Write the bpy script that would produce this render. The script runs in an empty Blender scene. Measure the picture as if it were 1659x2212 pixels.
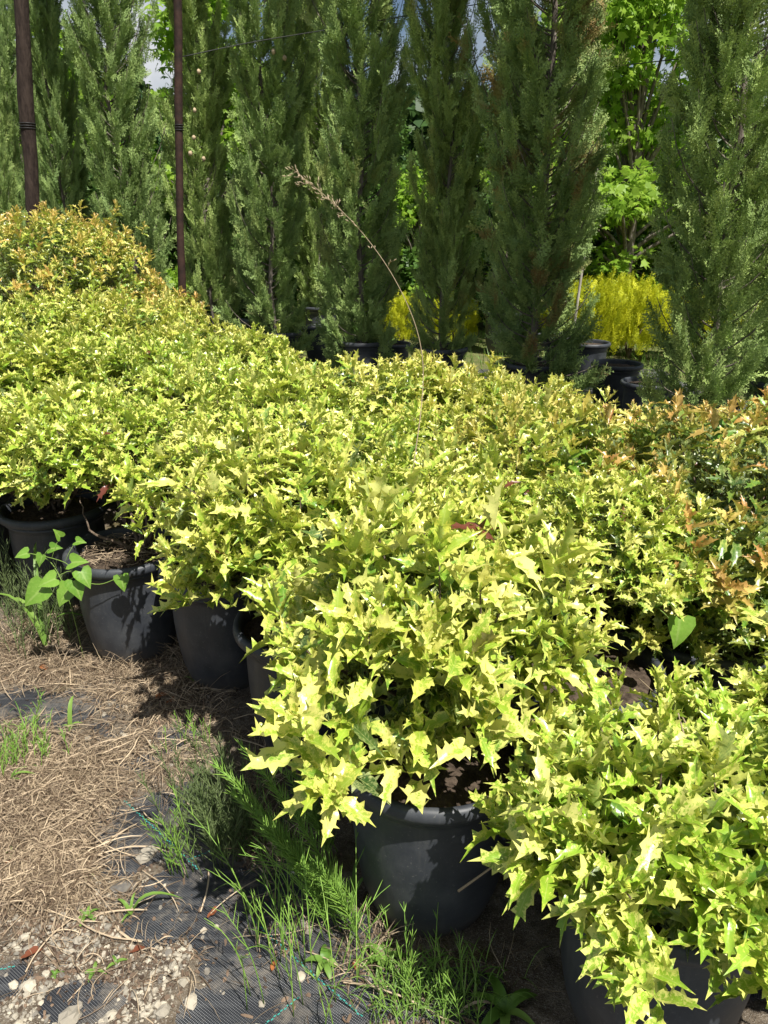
import bpy, math, random
import numpy as np
R = math.radians
SC = bpy.context.scene
COL = SC.collection
rng = np.random.default_rng(7)
random.seed(7)

# ------------------------------------------------------------------ camera, sky, sun
CAM_H, PITCH, FPX = 1.65, 21.0, 1613.0          # eye height (m), degrees below level, focal length in px of a 1659 x 2212 picture
cam_d = bpy.data.cameras.new('camera')
cam_d.sensor_fit = 'VERTICAL'; cam_d.sensor_height = 24.0
cam_d.lens = 24.0 * FPX / 2212.0
cam_d.clip_start = 0.05; cam_d.clip_end = 2000
cam = bpy.data.objects.new('camera', cam_d); COL.objects.link(cam)
cam.location = (0, 0, CAM_H); cam.rotation_euler = (R(90 - PITCH), 0, 0)
SC.camera = cam

SUN_EL = 60.0
SX, SY = 0.45, -0.62                             # horizontal direction towards the sun
SUN_AZ = math.degrees(math.atan2(SX, SY))        # clockwise from +Y
world = bpy.data.worlds.new('World'); SC.world = world; world.use_nodes = True
wn = world.node_tree.nodes; wl = world.node_tree.links; wn.clear()
w_out = wn.new('ShaderNodeOutputWorld'); w_bg = wn.new('ShaderNodeBackground')
w_sky = wn.new('ShaderNodeTexSky'); w_sky.sky_type = 'NISHITA'; w_sky.sun_disc = False
w_sky.sun_elevation = R(SUN_EL); w_sky.sun_rotation = R(SUN_AZ)
w_bg.inputs['Strength'].default_value = 0.05
w_tc = wn.new('ShaderNodeTexCoord'); w_no = wn.new('ShaderNodeTexNoise'); w_no.inputs['Scale'].default_value = 3.2
w_no.inputs['Detail'].default_value = 6; w_no.inputs['Roughness'].default_value = 0.6
w_rp = wn.new('ShaderNodeValToRGB'); w_rp.color_ramp.elements[0].position = 0.46; w_rp.color_ramp.elements[1].position = 0.64
w_mx = wn.new('ShaderNodeMixRGB'); w_mx.inputs[2].default_value = (9.5, 9.8, 10.2, 1)
wl.new(w_tc.outputs['Generated'], w_no.inputs['Vector']); wl.new(w_no.outputs['Fac'], w_rp.inputs['Fac'])
wl.new(w_rp.outputs['Color'], w_mx.inputs['Fac']); wl.new(w_sky.outputs['Color'], w_mx.inputs[1])
wl.new(w_mx.outputs['Color'], w_bg.inputs['Color']); wl.new(w_bg.outputs['Background'], w_out.inputs['Surface'])

sd = bpy.data.lights.new('sun', 'SUN'); sd.energy = 5.0; sd.angle = R(0.53); sd.color = (1.0, 0.955, 0.88)
sun = bpy.data.objects.new('sun', sd); COL.objects.link(sun)
from mathutils import Vector
_h = math.hypot(SX, SY)
SUNV = Vector((SX / _h * math.cos(R(SUN_EL)), SY / _h * math.cos(R(SUN_EL)), math.sin(R(SUN_EL))))
sun.rotation_euler = SUNV.to_track_quat('Z', 'Y').to_euler(); sun.location = (3, -3, 8)

SC.view_settings.view_transform = 'Standard'; SC.view_settings.look = 'None'
SC.view_settings.exposure = 0.6; SC.view_settings.gamma = 1.0
SC.render.engine = 'CYCLES'
SC.cycles.max_bounces = 7; SC.cycles.diffuse_bounces = 3; SC.cycles.transmission_bounces = 4
SC.cycles.glossy_bounces = 2; SC.cycles.transparent_max_bounces = 4
SC.cycles.sample_clamp_indirect = 6.0

# ------------------------------------------------------------------ helpers
_c, _s = math.cos(R(PITCH)), math.sin(R(PITCH))
def ray(u, v):
    a = (u - 829.5) / FPX; b = -(v - 1106) / FPX
    return np.array([a, _c + b * _s, -_s + b * _c])
def G(u, v, z=0.0):
    d = ray(u, v); t = (z - CAM_H) / d[2]
    return np.array([d[0] * t, d[1] * t, z])
def at(u, v, Y):
    d = ray(u, v); t = Y / d[1]
    return np.array([d[0] * t, Y, CAM_H + d[2] * t])

def empty(name, loc, label, cat, group=None, rz=0.0):
    o = bpy.data.objects.new(name, None); COL.objects.link(o)
    o.location = loc; o.rotation_euler = (0, 0, rz); o.empty_display_size = 0.1
    tag(o, label, cat, group); return o
def tag(o, label=None, cat=None, group=None, kind=None):
    if label: o['label'] = label
    if cat: o['category'] = cat
    if group: o['group'] = group
    if kind: o['kind'] = kind
    return o

class Geo:
    """collects vertices, tris / quads and a per-vertex colour"""
    def __init__(s): s.V = []; s.F = {3: [], 4: []}; s.C = []; s.n = 0
    def add(s, V, F, C=None):
        V = np.asarray(V, float).reshape(-1, 3)
        if C is None: C = np.zeros((len(V), 4))
        C = np.asarray(C, float)
        if C.ndim == 1: C = np.tile(C, (len(V), 1))
        s.V.append(V); s.C.append(C)
        for f in (F if isinstance(F, (list, tuple)) and len(F) and isinstance(F[0], np.ndarray) else [np.asarray(F)]):
            if len(f): s.F[f.shape[1]].append(f + s.n)
        s.n += len(V)
    def mesh(s, name, mat, smooth=True):
        V = np.concatenate(s.V); C = np.concatenate(s.C)
        fs = [np.concatenate(s.F[k]) for k in (3, 4) if s.F[k]]
        me = bpy.data.meshes.new(name)
        me.vertices.add(len(V)); me.vertices.foreach_set('co', V.astype(np.float32).ravel())
        loops = np.concatenate([f.ravel() for f in fs])
        tot = np.concatenate([np.full(len(f), f.shape[1]) for f in fs])
        start = np.concatenate([[0], np.cumsum(tot)[:-1]])
        me.loops.add(len(loops)); me.loops.foreach_set('vertex_index', loops.astype(np.int32))
        me.polygons.add(len(tot)); me.polygons.foreach_set('loop_start', start.astype(np.int32))
        me.polygons.foreach_set('loop_total', tot.astype(np.int32))
        me.polygons.foreach_set('use_smooth', np.full(len(tot), bool(smooth)))
        ca = me.color_attributes.new('data', 'FLOAT_COLOR', 'POINT')
        ca.data.foreach_set('color', C.astype(np.float32).ravel())
        me.update(calc_edges=True)
        if mat: me.materials.append(mat)
        return me
    def obj(s, name, mat, parent=None, smooth=True):
        return link(name, s.mesh(name, mat, smooth), parent)
def link(name, me, parent=None):
    o = bpy.data.objects.new(name, me); COL.objects.link(o)
    if parent is not None: o.parent = parent
    return o
def copy_part(o, parent):
    c = o.copy(); COL.objects.link(c); c.parent = parent
    for ch in [x for x in bpy.data.objects if x.parent == o]:
        copy_part(ch, c)
    return c

def nrm(a): return a / np.maximum(np.linalg.norm(a, axis=-1, keepdims=True), 1e-9)
def frames(d, n):
    """columns x=side, y=d, z=normal"""
    y = nrm(d); x = nrm(np.cross(y, n)); z = np.cross(x, y)
    return np.stack([x, y, z], axis=-1)
def inst(geo, T, O, M, S, rnd, age):
    """T = (V, [F...], chan(n,2)); bulk-instances one template"""
    V, F, ch = T; N = len(O); n = len(V)
    W = np.einsum('nij,vj->nvi', M, V) * (S[:, None, None] if S.ndim == 1 else 1) + O[:, None, :]
    C = np.zeros((N, n, 4)); C[..., 0] = rnd[:, None]; C[..., 1] = age[:, None]; C[..., 2:] = ch[None]
    off = (np.arange(N) * n)[:, None, None]
    geo.add(W.reshape(-1, 3), [(f[None] + off).reshape(-1, f.shape[1]) for f in F], C.reshape(-1, 4))

def tube(geo, P, r, n=6, C=None, cap=True):
    P = np.asarray(P, float); k = len(P); r = np.broadcast_to(np.asarray(r, float), (k,))
    T = np.gradient(P, axis=0); T = nrm(T)
    ref = np.array([0, 0, 1.0]) if abs(T[0][2]) < 0.9 else np.array([1.0, 0, 0])
    V = []
    for i in range(k):
        a = np.cross(T[i], ref); a /= max(np.linalg.norm(a), 1e-9); b = np.cross(T[i], a); ref = np.cross(a, T[i])
        ang = np.arange(n) * 2 * math.pi / n
        V.append(P[i] + r[i] * (np.cos(ang)[:, None] * a + np.sin(ang)[:, None] * b))
    V = np.concatenate(V); j = np.arange(n)
    F = np.concatenate([np.stack([i * n + j, i * n + (j + 1) % n, (i + 1) * n + (j + 1) % n, (i + 1) * n + j], 1) for i in range(k - 1)])
    fs = [F]
    if cap:
        V = np.concatenate([V, P[:1], P[-1:]]); b = (k - 1) * n
        fs.append(np.concatenate([np.stack([np.full(n, k * n), (j + 1) % n, j], 1), np.stack([np.full(n, k * n + 1), b + j, b + (j + 1) % n], 1)]))
    geo.add(V, fs, C)
def curve(p0, p1, p2, n=6):
    t = np.linspace(0, 1, n)[:, None]; p0, p1, p2 = map(np.asarray, (p0, p1, p2))
    return (1 - t) ** 2 * p0 + 2 * t * (1 - t) * p1 + t * t * p2
def spline(pts, m=5):
    P = np.asarray(pts, float); P = np.concatenate([2 * P[:1] - P[1:2], P, 2 * P[-1:] - P[-2:-1]]); out = []
    for i in range(1, len(P) - 2):
        for t in np.arange(m) / m:
            a, b, c, d = P[i - 1:i + 3]
            out.append(.5 * ((2 * b) + (c - a) * t + (2 * a - 5 * b + 4 * c - d) * t * t + (3 * b - a - 3 * c + d) * t ** 3))
    out.append(P[-2]); return np.array(out)
def lathe(geo, prof, n=40, loc=(0, 0, 0), C=None, wob=None):
    prof = np.asarray(prof, float); k = len(prof); a = np.arange(n) * 2 * math.pi / n
    rr = prof[:, 0][:, None] * (1 if wob is None else (1 + wob * np.sin(2 * a + 0.7))[None])
    V = np.stack([rr * np.cos(a), rr * np.sin(a), np.repeat(prof[:, 1][:, None], n, 1)], -1).reshape(-1, 3) + np.asarray(loc)
    j = np.arange(n)
    F = np.concatenate([np.stack([i * n + j, i * n + (j + 1) % n, (i + 1) * n + (j + 1) % n, (i + 1) * n + j], 1) for i in range(k - 1)])
    geo.add(V, F, C)

def ball_geo(g, c, r, n=6, m=8, jit=.0, C=None, sc=(1, 1, 1)):
    th = np.linspace(0, math.pi, n + 1)[1:-1]; ph = np.arange(m) * 2 * math.pi / m
    V = [np.array([0, 0, 1.0])] + [np.array([math.sin(a) * math.cos(b), math.sin(a) * math.sin(b), math.cos(a)]) for a in th for b in ph] + [np.array([0, 0, -1.0])]
    V = np.array(V) * (1 + jit * rng.normal(0, 1, (len(V), 1))) * np.array(sc) * r + np.asarray(c); k = len(th); j = np.arange(m)
    T = [np.stack([np.zeros(m, int), 1 + j, 1 + (j + 1) % m], 1), np.stack([np.full(m, 1 + k * m), 1 + (k - 1) * m + (j + 1) % m, 1 + (k - 1) * m + j], 1)]
    Q = [np.stack([1 + i * m + j, 1 + (i + 1) * m + j, 1 + (i + 1) * m + (j + 1) % m, 1 + i * m + (j + 1) % m], 1) for i in range(k - 1)]
    g.add(V, [np.concatenate(T)] + ([np.concatenate(Q)] if Q else []), C)
_lat = rng.random((64, 64))
def vnoise(x, y, s):
    x = np.asarray(x) * s; y = np.asarray(y) * s
    xi = np.floor(x).astype(int); yi = np.floor(y).astype(int); fx = x - xi; fy = y - yi
    fx = fx * fx * (3 - 2 * fx); fy = fy * fy * (3 - 2 * fy)
    g = lambda a, b: _lat[a % 64, b % 64]
    return (g(xi, yi) * (1 - fx) + g(xi + 1, yi) * fx) * (1 - fy) + (g(xi, yi + 1) * (1 - fx) + g(xi + 1, yi + 1) * fx) * fy
def fbm(x, y, s, o=4):
    return sum(vnoise(x + 7.3 * i, y - 3.1 * i, s * 2 ** i) * .5 ** i for i in range(o)) / sum(.5 ** i for i in range(o))

# ------------------------------------------------------------------ materials
class NT:
    def __init__(s, name):
        s.m = bpy.data.materials.new(name); s.m.use_nodes = True; s.t = s.m.node_tree; s.t.nodes.clear()
        s.out = s.n('OutputMaterial')
    def n(s, k): return s.t.nodes.new('ShaderNode' + k)
    def l(s, a, b): s.t.links.new(a, b)
    def put(s, sock, v):
        if hasattr(v, 'links'): s.l(v, sock)
        elif isinstance(v, tuple) and len(v) == 3 and sock.type == 'RGBA': sock.default_value = (*v, 1)
        else: sock.default_value = v
    def mix(s, f, a, b, mode='MIX'):
        m = s.n('MixRGB'); m.blend_type = mode; s.put(m.inputs[0], f); s.put(m.inputs[1], a); s.put(m.inputs[2], b); return m.outputs[0]
    def math(s, op, a, b=0.0, clamp=False):
        m = s.n('Math'); m.operation = op; m.use_clamp = clamp; s.put(m.inputs[0], a); s.put(m.inputs[1], b); return m.outputs[0]
    def ramp(s, f, lo, hi, c0=(0, 0, 0), c1=(1, 1, 1)):
        r = s.n('ValToRGB'); r.color_ramp.elements[0].position = lo; r.color_ramp.elements[1].position = hi
        r.color_ramp.elements[0].color = (*c0, 1); r.color_ramp.elements[1].color = (*c1, 1); s.l(f, r.inputs[0]); return r.outputs[0]
    def noise(s, scale, detail=3, rough=.55, vec=None, dist=0):
        m = s.n('TexNoise'); m.inputs['Scale'].default_value = scale; m.inputs['Detail'].default_value = detail
        m.inputs['Roughness'].default_value = rough; m.inputs['Distortion'].default_value = dist
        s.l(vec if vec is not None else s.co(), m.inputs['Vector']); return m.outputs['Fac']
    def co(s, which='Object'):
        if not hasattr(s, '_co'): s._co = s.n('TexCoord')
        return s._co.outputs[which]
    def data(s):
        if not hasattr(s, '_d'):
            a = s.n('Attribute'); a.attribute_name = 'data'; sp = s.n('SeparateColor'); s.l(a.outputs['Color'], sp.inputs[0])
            s._d = (sp.outputs[0], sp.outputs[1], sp.outputs[2], a.outputs['Alpha'])
        return s._d
    def bump(s, h, strength, dist):
        b = s.n('Bump'); b.inputs['Strength'].default_value = strength; b.inputs['Distance'].default_value = dist; s.l(h, b.inputs['Height']); return b.outputs[0]
    def bsdf(s, col, rough=.5, spec=.5, normal=None, trans=0.0, tcol=None):
        b = s.n('BsdfPrincipled'); s.put(b.inputs['Base Color'], col); s.put(b.inputs['Roughness'], rough)
        b.inputs['Specular IOR Level'].default_value = spec
        if normal is not None: s.l(normal, b.inputs['Normal'])
        o = b.outputs[0]
        if trans > 0:
            t = s.n('BsdfTranslucent'); s.put(t.inputs[0], tcol if tcol is not None else col)
            m = s.n('MixShader'); m.inputs[0].default_value = trans; s.l(o, m.inputs[1]); s.l(t.outputs[0], m.inputs[2]); o = m.outputs[0]
        s.l(o, s.out.inputs['Surface']); return s.m

def mat_simple(name, c0, c1, scale, rough=.7, spec=.3, bump=0.0, trans=0.0, bscale=None):
    t = NT(name); f = t.noise(scale, 4, .6); col = t.mix(t.ramp(f, .3, .7), c0, c1)
    nm = t.bump(t.noise(bscale or scale * 2, 4, .6), bump, .01) if bump else None
    return t.bsdf(col, rough, spec, nm, trans)

def mat_shrub():
    t = NT('variegated_leaf'); rnd, age, edge, along = t.data(); age0 = age
    oi = t.n('ObjectInfo'); sp = t.n('SeparateColor'); t.l(oi.outputs['Color'], sp.inputs[0])
    orange, greener = sp.outputs[0], sp.outputs[1]
    # margins creamy, blade mottled green; amount differs from leaf to leaf
    yel = t.mix(rnd, (0.60, 0.65, 0.085), (0.80, 0.77, 0.26))
    grn = t.mix(t.noise(55, 2), (0.19, 0.36, 0.030), (0.38, 0.54, 0.05))
    n1 = t.noise(130, 4, .72, dist=.6)
    n0 = t.noise(28, 2)
    thr = t.math('ADD', t.math('MULTIPLY', edge, -.24), t.math('ADD', n1, t.math('MULTIPLY', t.math('SUBTRACT', n0, .5), .7)))
    thr = t.math('ADD', thr, t.math('MULTIPLY', t.math('SUBTRACT', rnd, .5), -.28))
    thr = t.math('ADD', thr, t.math('MULTIPLY', greener, .2))
    mot = t.ramp(thr, .36, .47)
    young = t.mix(mot, yel, grn)
    # older leaves deeper in the bush: dark green marbled with cream
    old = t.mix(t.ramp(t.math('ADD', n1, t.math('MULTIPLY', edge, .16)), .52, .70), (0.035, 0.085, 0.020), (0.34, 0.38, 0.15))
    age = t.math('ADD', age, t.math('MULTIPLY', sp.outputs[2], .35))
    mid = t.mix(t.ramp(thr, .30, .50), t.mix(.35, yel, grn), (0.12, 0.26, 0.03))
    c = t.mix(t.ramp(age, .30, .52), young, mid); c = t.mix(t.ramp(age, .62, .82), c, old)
    # fresh tips flush copper and pink on some bushes
    tip = t.mix(t.ramp(rnd, .25, .8), (0.58, 0.22, 0.10), (0.74, 0.52, 0.16))
    tipf = t.math('MULTIPLY', t.ramp(age0, .12, .36, (1, 1, 1), (0, 0, 0)), orange)
    c = t.mix(tipf, c, tip)
    # midrib a little paler, odd leaf dead brown
    c = t.mix(t.math('MULTIPLY', t.ramp(edge, .0, .07, (1, 1, 1), (0, 0, 0)), .35), c, (0.62, 0.62, 0.22))
    dead = t.ramp(rnd, .9925, .9935); c = t.mix(dead, c, (0.16, 0.045, 0.03))
    geo = t.n('NewGeometry'); c2 = t.mix(t.math('MULTIPLY', geo.outputs['Backfacing'], .45), c, (0.46, 0.52, 0.20))
    nm = t.bump(t.noise(90, 2), .25, .004)
    b = t.bsdf(c2, .30, .5, nm, .22, t.mix(.35, c, (0.62, 0.72, 0.03)))
    return b
def mat_cypress():
    t = NT('cypress_foliage'); rnd, age, br, along = t.data()
    oi = t.n('ObjectInfo'); sp = t.n('SeparateColor'); t.l(oi.outputs['Color'], sp.inputs[0])
    c = t.mix(rnd, (0.070, 0.158, 0.042), (0.44, 0.57, 0.175))
    c = t.mix(t.math('MULTIPLY', along, .45), c, (0.54, 0.66, 0.19))
    c = t.mix(sp.outputs[1], c, (0.21, 0.33, 0.13))
    bn = t.math('ADD', t.noise(1.6, 2), t.math('MULTIPLY', rnd, .12))
    bf = t.math('MULTIPLY', t.ramp(bn, .60, .70), sp.outputs[0]); bf = t.math('MAXIMUM', bf, t.ramp(br, .4, .6))
    c = t.mix(bf, c, (0.27, 0.19, 0.065))
    return t.bsdf(c, .55, .3, None, .08)
def mat_leaf(name, c0, c1, trans=.3, rough=.45):
    t = NT(name); rnd, age, e, a = t.data()
    c = t.mix(rnd, c0, c1); c = t.mix(t.math('MULTIPLY', t.noise(2.0, 2), .3), c, tuple(x * .7 for x in c0))
    return t.bsdf(c, rough, .35, None, trans)
def mat_pot():
    t = NT('grey_plastic'); n = t.noise(9, 5, .65); f = t.noise(160, 3)
    c = t.mix(t.ramp(n, .42, .75), (0.036, 0.041, 0.050), (0.078, 0.083, 0.090))
    c = t.mix(t.math('MULTIPLY', t.ramp(f, .66, .70), .5), c, (0.17, 0.165, 0.155))
    mp = t.n('Mapping'); mp.inputs['Scale'].default_value = (22, 22, 1.5); t.l(t.co(), mp.inputs[0])
    st = t.noise(1.0, 4, .7, mp.outputs[0]); c = t.mix(t.math('MULTIPLY', t.ramp(st, .55, .75), .35), c, (0.13, 0.128, 0.12))
    sc = t.n('Mapping'); sc.inputs['Scale'].default_value = (9, 9, 30); sc.inputs['Rotation'].default_value = (.5, .3, .2); t.l(t.co(), sc.inputs[0])
    c = t.mix(t.math('MULTIPLY', t.ramp(t.noise(3, 5, .8, sc.outputs[0]), .62, .70), .4), c, (0.15, 0.15, 0.145))
    # soil splashes low on the wall
    sx = t.n('SeparateXYZ'); t.l(t.co(), sx.inputs[0])
    low = t.ramp(t.math('ADD', sx.outputs[2], t.math('MULTIPLY', n, .12)), .06, .15, (1, 1, 1), (0, 0, 0))
    c = t.mix(t.math('MULTIPLY', low, .55), c, (0.16, 0.14, 0.115))
    return t.bsdf(c, t.ramp(n, .3, .8, (.42,) * 3, (.6,) * 3), .45, t.bump(t.noise(60, 3), .12, .003))
def mat_soil():
    t = NT('gravelly_soil'); n = t.noise(6, 6, .7); m = t.noise(60, 5, .75); k = t.noise(260, 3, .7)
    c = t.mix(t.ramp(n, .35, .65), (0.13, 0.098, 0.068), (0.29, 0.245, 0.185))
    c = t.mix(t.ramp(m, .42, .62), t.mix(.6, c, (0.07, 0.052, 0.035)), c)
    c = t.mix(t.math('MULTIPLY', t.ramp(k, .55, .66), .75), c, (0.44, 0.41, 0.35))
    moss = t.ramp(t.noise(4.3, 3), .62, .70); c = t.mix(t.math('MULTIPLY', moss, .7), c, (0.10, 0.085, 0.02))
    h = t.math('ADD', m, t.math('MULTIPLY', k, .6)); return t.bsdf(c, .9, .15, t.bump(h, .9, .012))
def mat_fabric():
    t = NT('woven_black_fabric')
    w1 = t.n('TexWave'); w1.inputs['Scale'].default_value = 75; w1.bands_direction = 'DIAGONAL'; w1.inputs['Distortion'].default_value = .4
    mp = t.n('Mapping'); mp.inputs['Rotation'].default_value = (0, 0, R(35)); t.l(t.co(), mp.inputs[0])
    w1.bands_direction = 'X'; t.l(mp.outputs[0], w1.inputs[0])
    w2 = t.n('TexWave'); w2.inputs['Scale'].default_value = 60; w2.bands_direction = 'Y'; t.l(mp.outputs[0], w2.inputs[0])
    h = t.math('MULTIPLY', w1.outputs['Fac'], w2.outputs['Fac'])
    n = t.noise(7, 5, .7); dust = t.noise(38, 5, .8)
    sparkle = t.ramp(t.noise(3.1, 3), .42, .62)  # patches where light glinting off the weave is put into its colour
    c = t.mix(t.ramp(h, .30, .75), (0.018, 0.020, 0.025), t.mix(sparkle, (0.07, 0.076, 0.086), (0.34, 0.35, 0.36)))
    mp2 = t.n('Mapping'); mp2.inputs['Rotation'].default_value = (0, 0, R(35)); mp2.inputs['Scale'].default_value = (3, 60, 1); t.l(t.co(), mp2.inputs[0])
    st = t.noise(1, 3, .6, mp2.outputs[0]); c = t.mix(t.math('MULTIPLY', t.ramp(st, .5, .7), .35), c, (0.16, 0.165, 0.17))
    c = t.mix(t.math('MULTIPLY', t.ramp(t.math('ADD', n, t.math('MULTIPLY', dust, .6)), .78, .98), .6), c, (0.25, 0.22, 0.18))
    return t.bsdf(c, .52, .4, t.bump(h, .8, .003))
def mat_far_ground():
    t = NT('grassy_ground'); n = t.noise(1.2, 5, .7); m = t.noise(22, 5, .75)
    c = t.mix(t.ramp(n, .35, .65), (0.10, 0.15, 0.035), (0.24, 0.21, 0.10)); c = t.mix(t.ramp(m, .35, .7), t.mix(.5, c, (0.05, 0.06, 0.02)), c)
    return t.bsdf(c, .9, .1, t.bump(m, .6, .05))
def mat_straw():
    t = NT('dry_straw'); rnd, age, e, a = t.data()
    c = t.mix(rnd, (0.10, 0.065, 0.040), (0.60, 0.475, 0.32)); return t.bsdf(c, .6, .3, None, .12)
def mat_stone():
    t = NT('stone'); rnd, age, e, a = t.data()
    c = t.mix(rnd, (0.09, 0.085, 0.08), (0.52, 0.465, 0.36)); c = t.mix(t.math('MULTIPLY', t.ramp(t.noise(70, 4), .4, .7), .4), c, (0.28, 0.25, 0.20))
    return t.bsdf(c, .8, .25, t.bump(t.noise(90, 4), .4, .004))
def mat_bark(name, c0, c1, sc=14):
    t = NT(name); mp = t.n('Mapping'); mp.inputs['Scale'].default_value = (sc, sc, sc * .22); t.l(t.co(), mp.inputs[0])
    n = t.noise(1.5, 5, .7, mp.outputs[0]); return t.bsdf(t.mix(t.ramp(n, .35, .65), c0, c1), .85, .2, t.bump(n, .8, .02))

M_SHRUB = mat_shrub(); M_CYP = mat_cypress(); M_POT = mat_pot(); M_SOIL = mat_soil(); M_FAB = mat_fabric()
M_FAR = mat_far_ground(); M_STRAW = mat_straw(); M_STONE = mat_stone()
M_TWIG = mat_bark('brown_twig', (0.10, 0.07, 0.05), (0.26, 0.20, 0.15), 60)
M_TRUNK = mat_bark('grey_bark', (0.10, 0.08, 0.065), (0.30, 0.26, 0.22))
M_POLE = mat_bark('weathered_dark_timber', (0.020, 0.013, 0.011), (0.060, 0.042, 0.034), 20)
M_RUST = mat_simple('rusty_steel', (0.018, 0.011, 0.009), (0.060, 0.030, 0.022), 12, .8, .3, .4)
M_MULCH = mat_simple('potting_mix', (0.035, 0.026, 0.020), (0.12, 0.09, 0.065), 45, .95, .1, .8)
M_GOLD = mat_leaf('golden_conifer_foliage', (0.40, 0.46, 0.015), (0.82, 0.82, 0.05), .25)
M_MAPLE = mat_leaf('bright_green_leaf', (0.20, 0.38, 0.03), (0.42, 0.60, 0.08), .5)
M_BROAD = mat_leaf('mid_green_leaf', (0.06, 0.14, 0.025), (0.16, 0.28, 0.055), .35)
M_DARKL = mat_leaf('dark_green_leaf', (0.03, 0.075, 0.02), (0.07, 0.14, 0.035), .2)
def mat_vine():
    t = NT('bindweed_leaf'); rnd, age, e, a = t.data(); c = t.mix(rnd, (0.12, 0.27, 0.03), (0.22, 0.40, 0.055))
    c = t.mix(t.math('MULTIPLY', t.ramp(t.noise(90, 3), .45, .65), .35), c, (0.30, 0.46, 0.09)); c = t.mix(t.math('MULTIPLY', t.ramp(e, .02, .16, (1, 1, 1), (0, 0, 0)), .55), c, (0.36, 0.50, 0.14))
    return t.bsdf(c, .4, .4, t.bump(t.noise(60, 3), .4, .004), .3)
M_VINE = mat_vine()
M_HORSE = mat_leaf('horsetail_green', (0.16, 0.32, 0.05), (0.32, 0.52, 0.09), .15)
M_HORSED = mat_leaf('dull_shaded_horsetail_green', (0.07, 0.11, 0.035), (0.20, 0.26, 0.10), .1)  # darker copy: shade on the wiry clumps put into the colour; also greyish stems
M_GRASS = mat_leaf('grass_green', (0.12, 0.25, 0.035), (0.27, 0.42, 0.09), .3)
M_DEAD = mat_leaf('dead_leaf', (0.15, 0.045, 0.025), (0.42, 0.16, 0.055), .15)
M_LITTER = mat_leaf('dry_litter', (0.05, 0.034, 0.024), (0.24, 0.165, 0.11), .05, .8)
M_THREAD = mat_simple('green_thread', (0.03, 0.22, 0.19), (0.07, 0.36, 0.31), 60, .6)
M_WIRE = mat_simple('black_wire', (0.02, 0.02, 0.02), (0.04, 0.04, 0.04), 30, .5)
M_STAKE = mat_simple('pale_stake', (0.30, 0.27, 0.22), (0.48, 0.45, 0.38), 10, .7)
M_CONE = mat_simple('dry_cone', (0.34, 0.25, 0.15), (0.56, 0.45, 0.30), 40, .8, .2, .5)

# ------------------------------------------------------------------ ground
far = Geo(); n = 60
gx = np.sign(np.linspace(-1, 1, n)) * np.abs(np.linspace(-1, 1, n)) ** 3 * 400
X, Y = np.meshgrid(gx, gx + 10)
Zf = -0.035 + 0 * X
idx = np.arange(n * n).reshape(n, n)
far.add(np.stack([X, Y, Zf], -1).reshape(-1, 3), np.stack([idx[:-1, :-1], idx[:-1, 1:], idx[1:, 1:], idx[1:, :-1]], -1).reshape(-1, 4))
tag(far.obj('ground', M_FAR), kind='structure')

fab = Geo(); nx, ny = 220, 220
X, Y = np.meshgrid(np.linspace(-4.6, 3.4, nx), np.linspace(-.4, 9.2, ny))
Zf = (fbm(X, Y, 2.2) - .5) * .012 + (fbm(X, Y, 9) - .5) * .004
idx = np.arange(nx * ny).reshape(ny, nx)
fab.add(np.stack([X, Y, Zf], -1).reshape(-1, 3), np.stack([idx[:-1, :-1], idx[:-1, 1:], idx[1:, 1:], idx[1:, :-1]], -1).reshape(-1, 4))
fabric = fab.obj('weed_fabric', M_FAB); tag(fabric, kind='structure')
def fab_z(x, y): return (fbm(x, y, 2.2) - .5) * .012 + (fbm(x, y, 9) - .5) * .004

# bare patches of fabric: (u, v, half width, half height in px) turned into ground ellipses
PATCH = []
for (u, v, a, b, rot) in [(440, 1900, 70, 55, 0), (500, 2000, 80, 60, 0), (480, 2180, 90, 60, 0), (250, 1800, 50, 40, 0), (560, 1950, 70, 60, 0), (320, 1790, 85, 60, 0), (425, 1800, 60, 60, 0), (355, 1965, 75, 65, -20), (590, 2090, 150, 90, 0), (640, 2180, 170, 70, 0), (700, 2030, 90, 60, 0),
                          (130, 1530, 65, 32, 0), (40, 1515, 45, 30, 0), (380, 1590, 40, 32, 0), (300, 1650, 50, 16, 0), (20, 2115, 40, 36, 0), (180, 2165, 75, 40, 0),
                          (250, 1875, 45, 20, 0), (455, 1720, 60, 45, 0), (620, 1900, 80, 50, 0), (900, 2150, 200, 50, 0)]:
    c = G(u, v); ex = G(u + a, v) - c; ey = G(u, v - b) - c
    PATCH.append((c[0], c[1], abs(ex[0]), abs(ey[1]), R(rot)))
def patchf(x, y):
    m = np.zeros_like(np.asarray(x, float))
    for cx, cy, a, b, r in PATCH:
        dx, dy = x - cx, y - cy; xr = dx * math.cos(r) + dy * math.sin(r); yr = -dx * math.sin(r) + dy * math.cos(r)
        m = np.maximum(m, np.clip(1.35 - np.sqrt((xr / a) ** 2 + (yr / b) ** 2), 0, 1))
    return m
def soil_z(x, y):
    z = .004 + (fbm(x, y, 3.0) - .5) * .02 + (fbm(x, y, 14) - .5) * .018 + (fbm(x, y, 50, 3) - .5) * .010
    edge = np.clip(patchf(x, y) * 2.2 + (fbm(x + 3, y, 9, 4) - .5) * 1.3 * (patchf(x, y) > 0), 0, 1)
    return z + .003 - edge * .028
sl = Geo(); nx, ny = 460, 420
X, Y = np.meshgrid(np.linspace(-3.6, 1.6, nx), np.linspace(.75, 4.6, ny))
Zs = soil_z(X, Y) + (rng.random(X.shape) - .5) * .003
bx = np.minimum(np.minimum(X + 3.6, 1.6 - X), np.minimum(Y - .75, 4.6 - Y)); Zs -= np.clip(.2 - bx, 0, .2) * .3
idx = np.arange(nx * ny).reshape(ny, nx)
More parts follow.
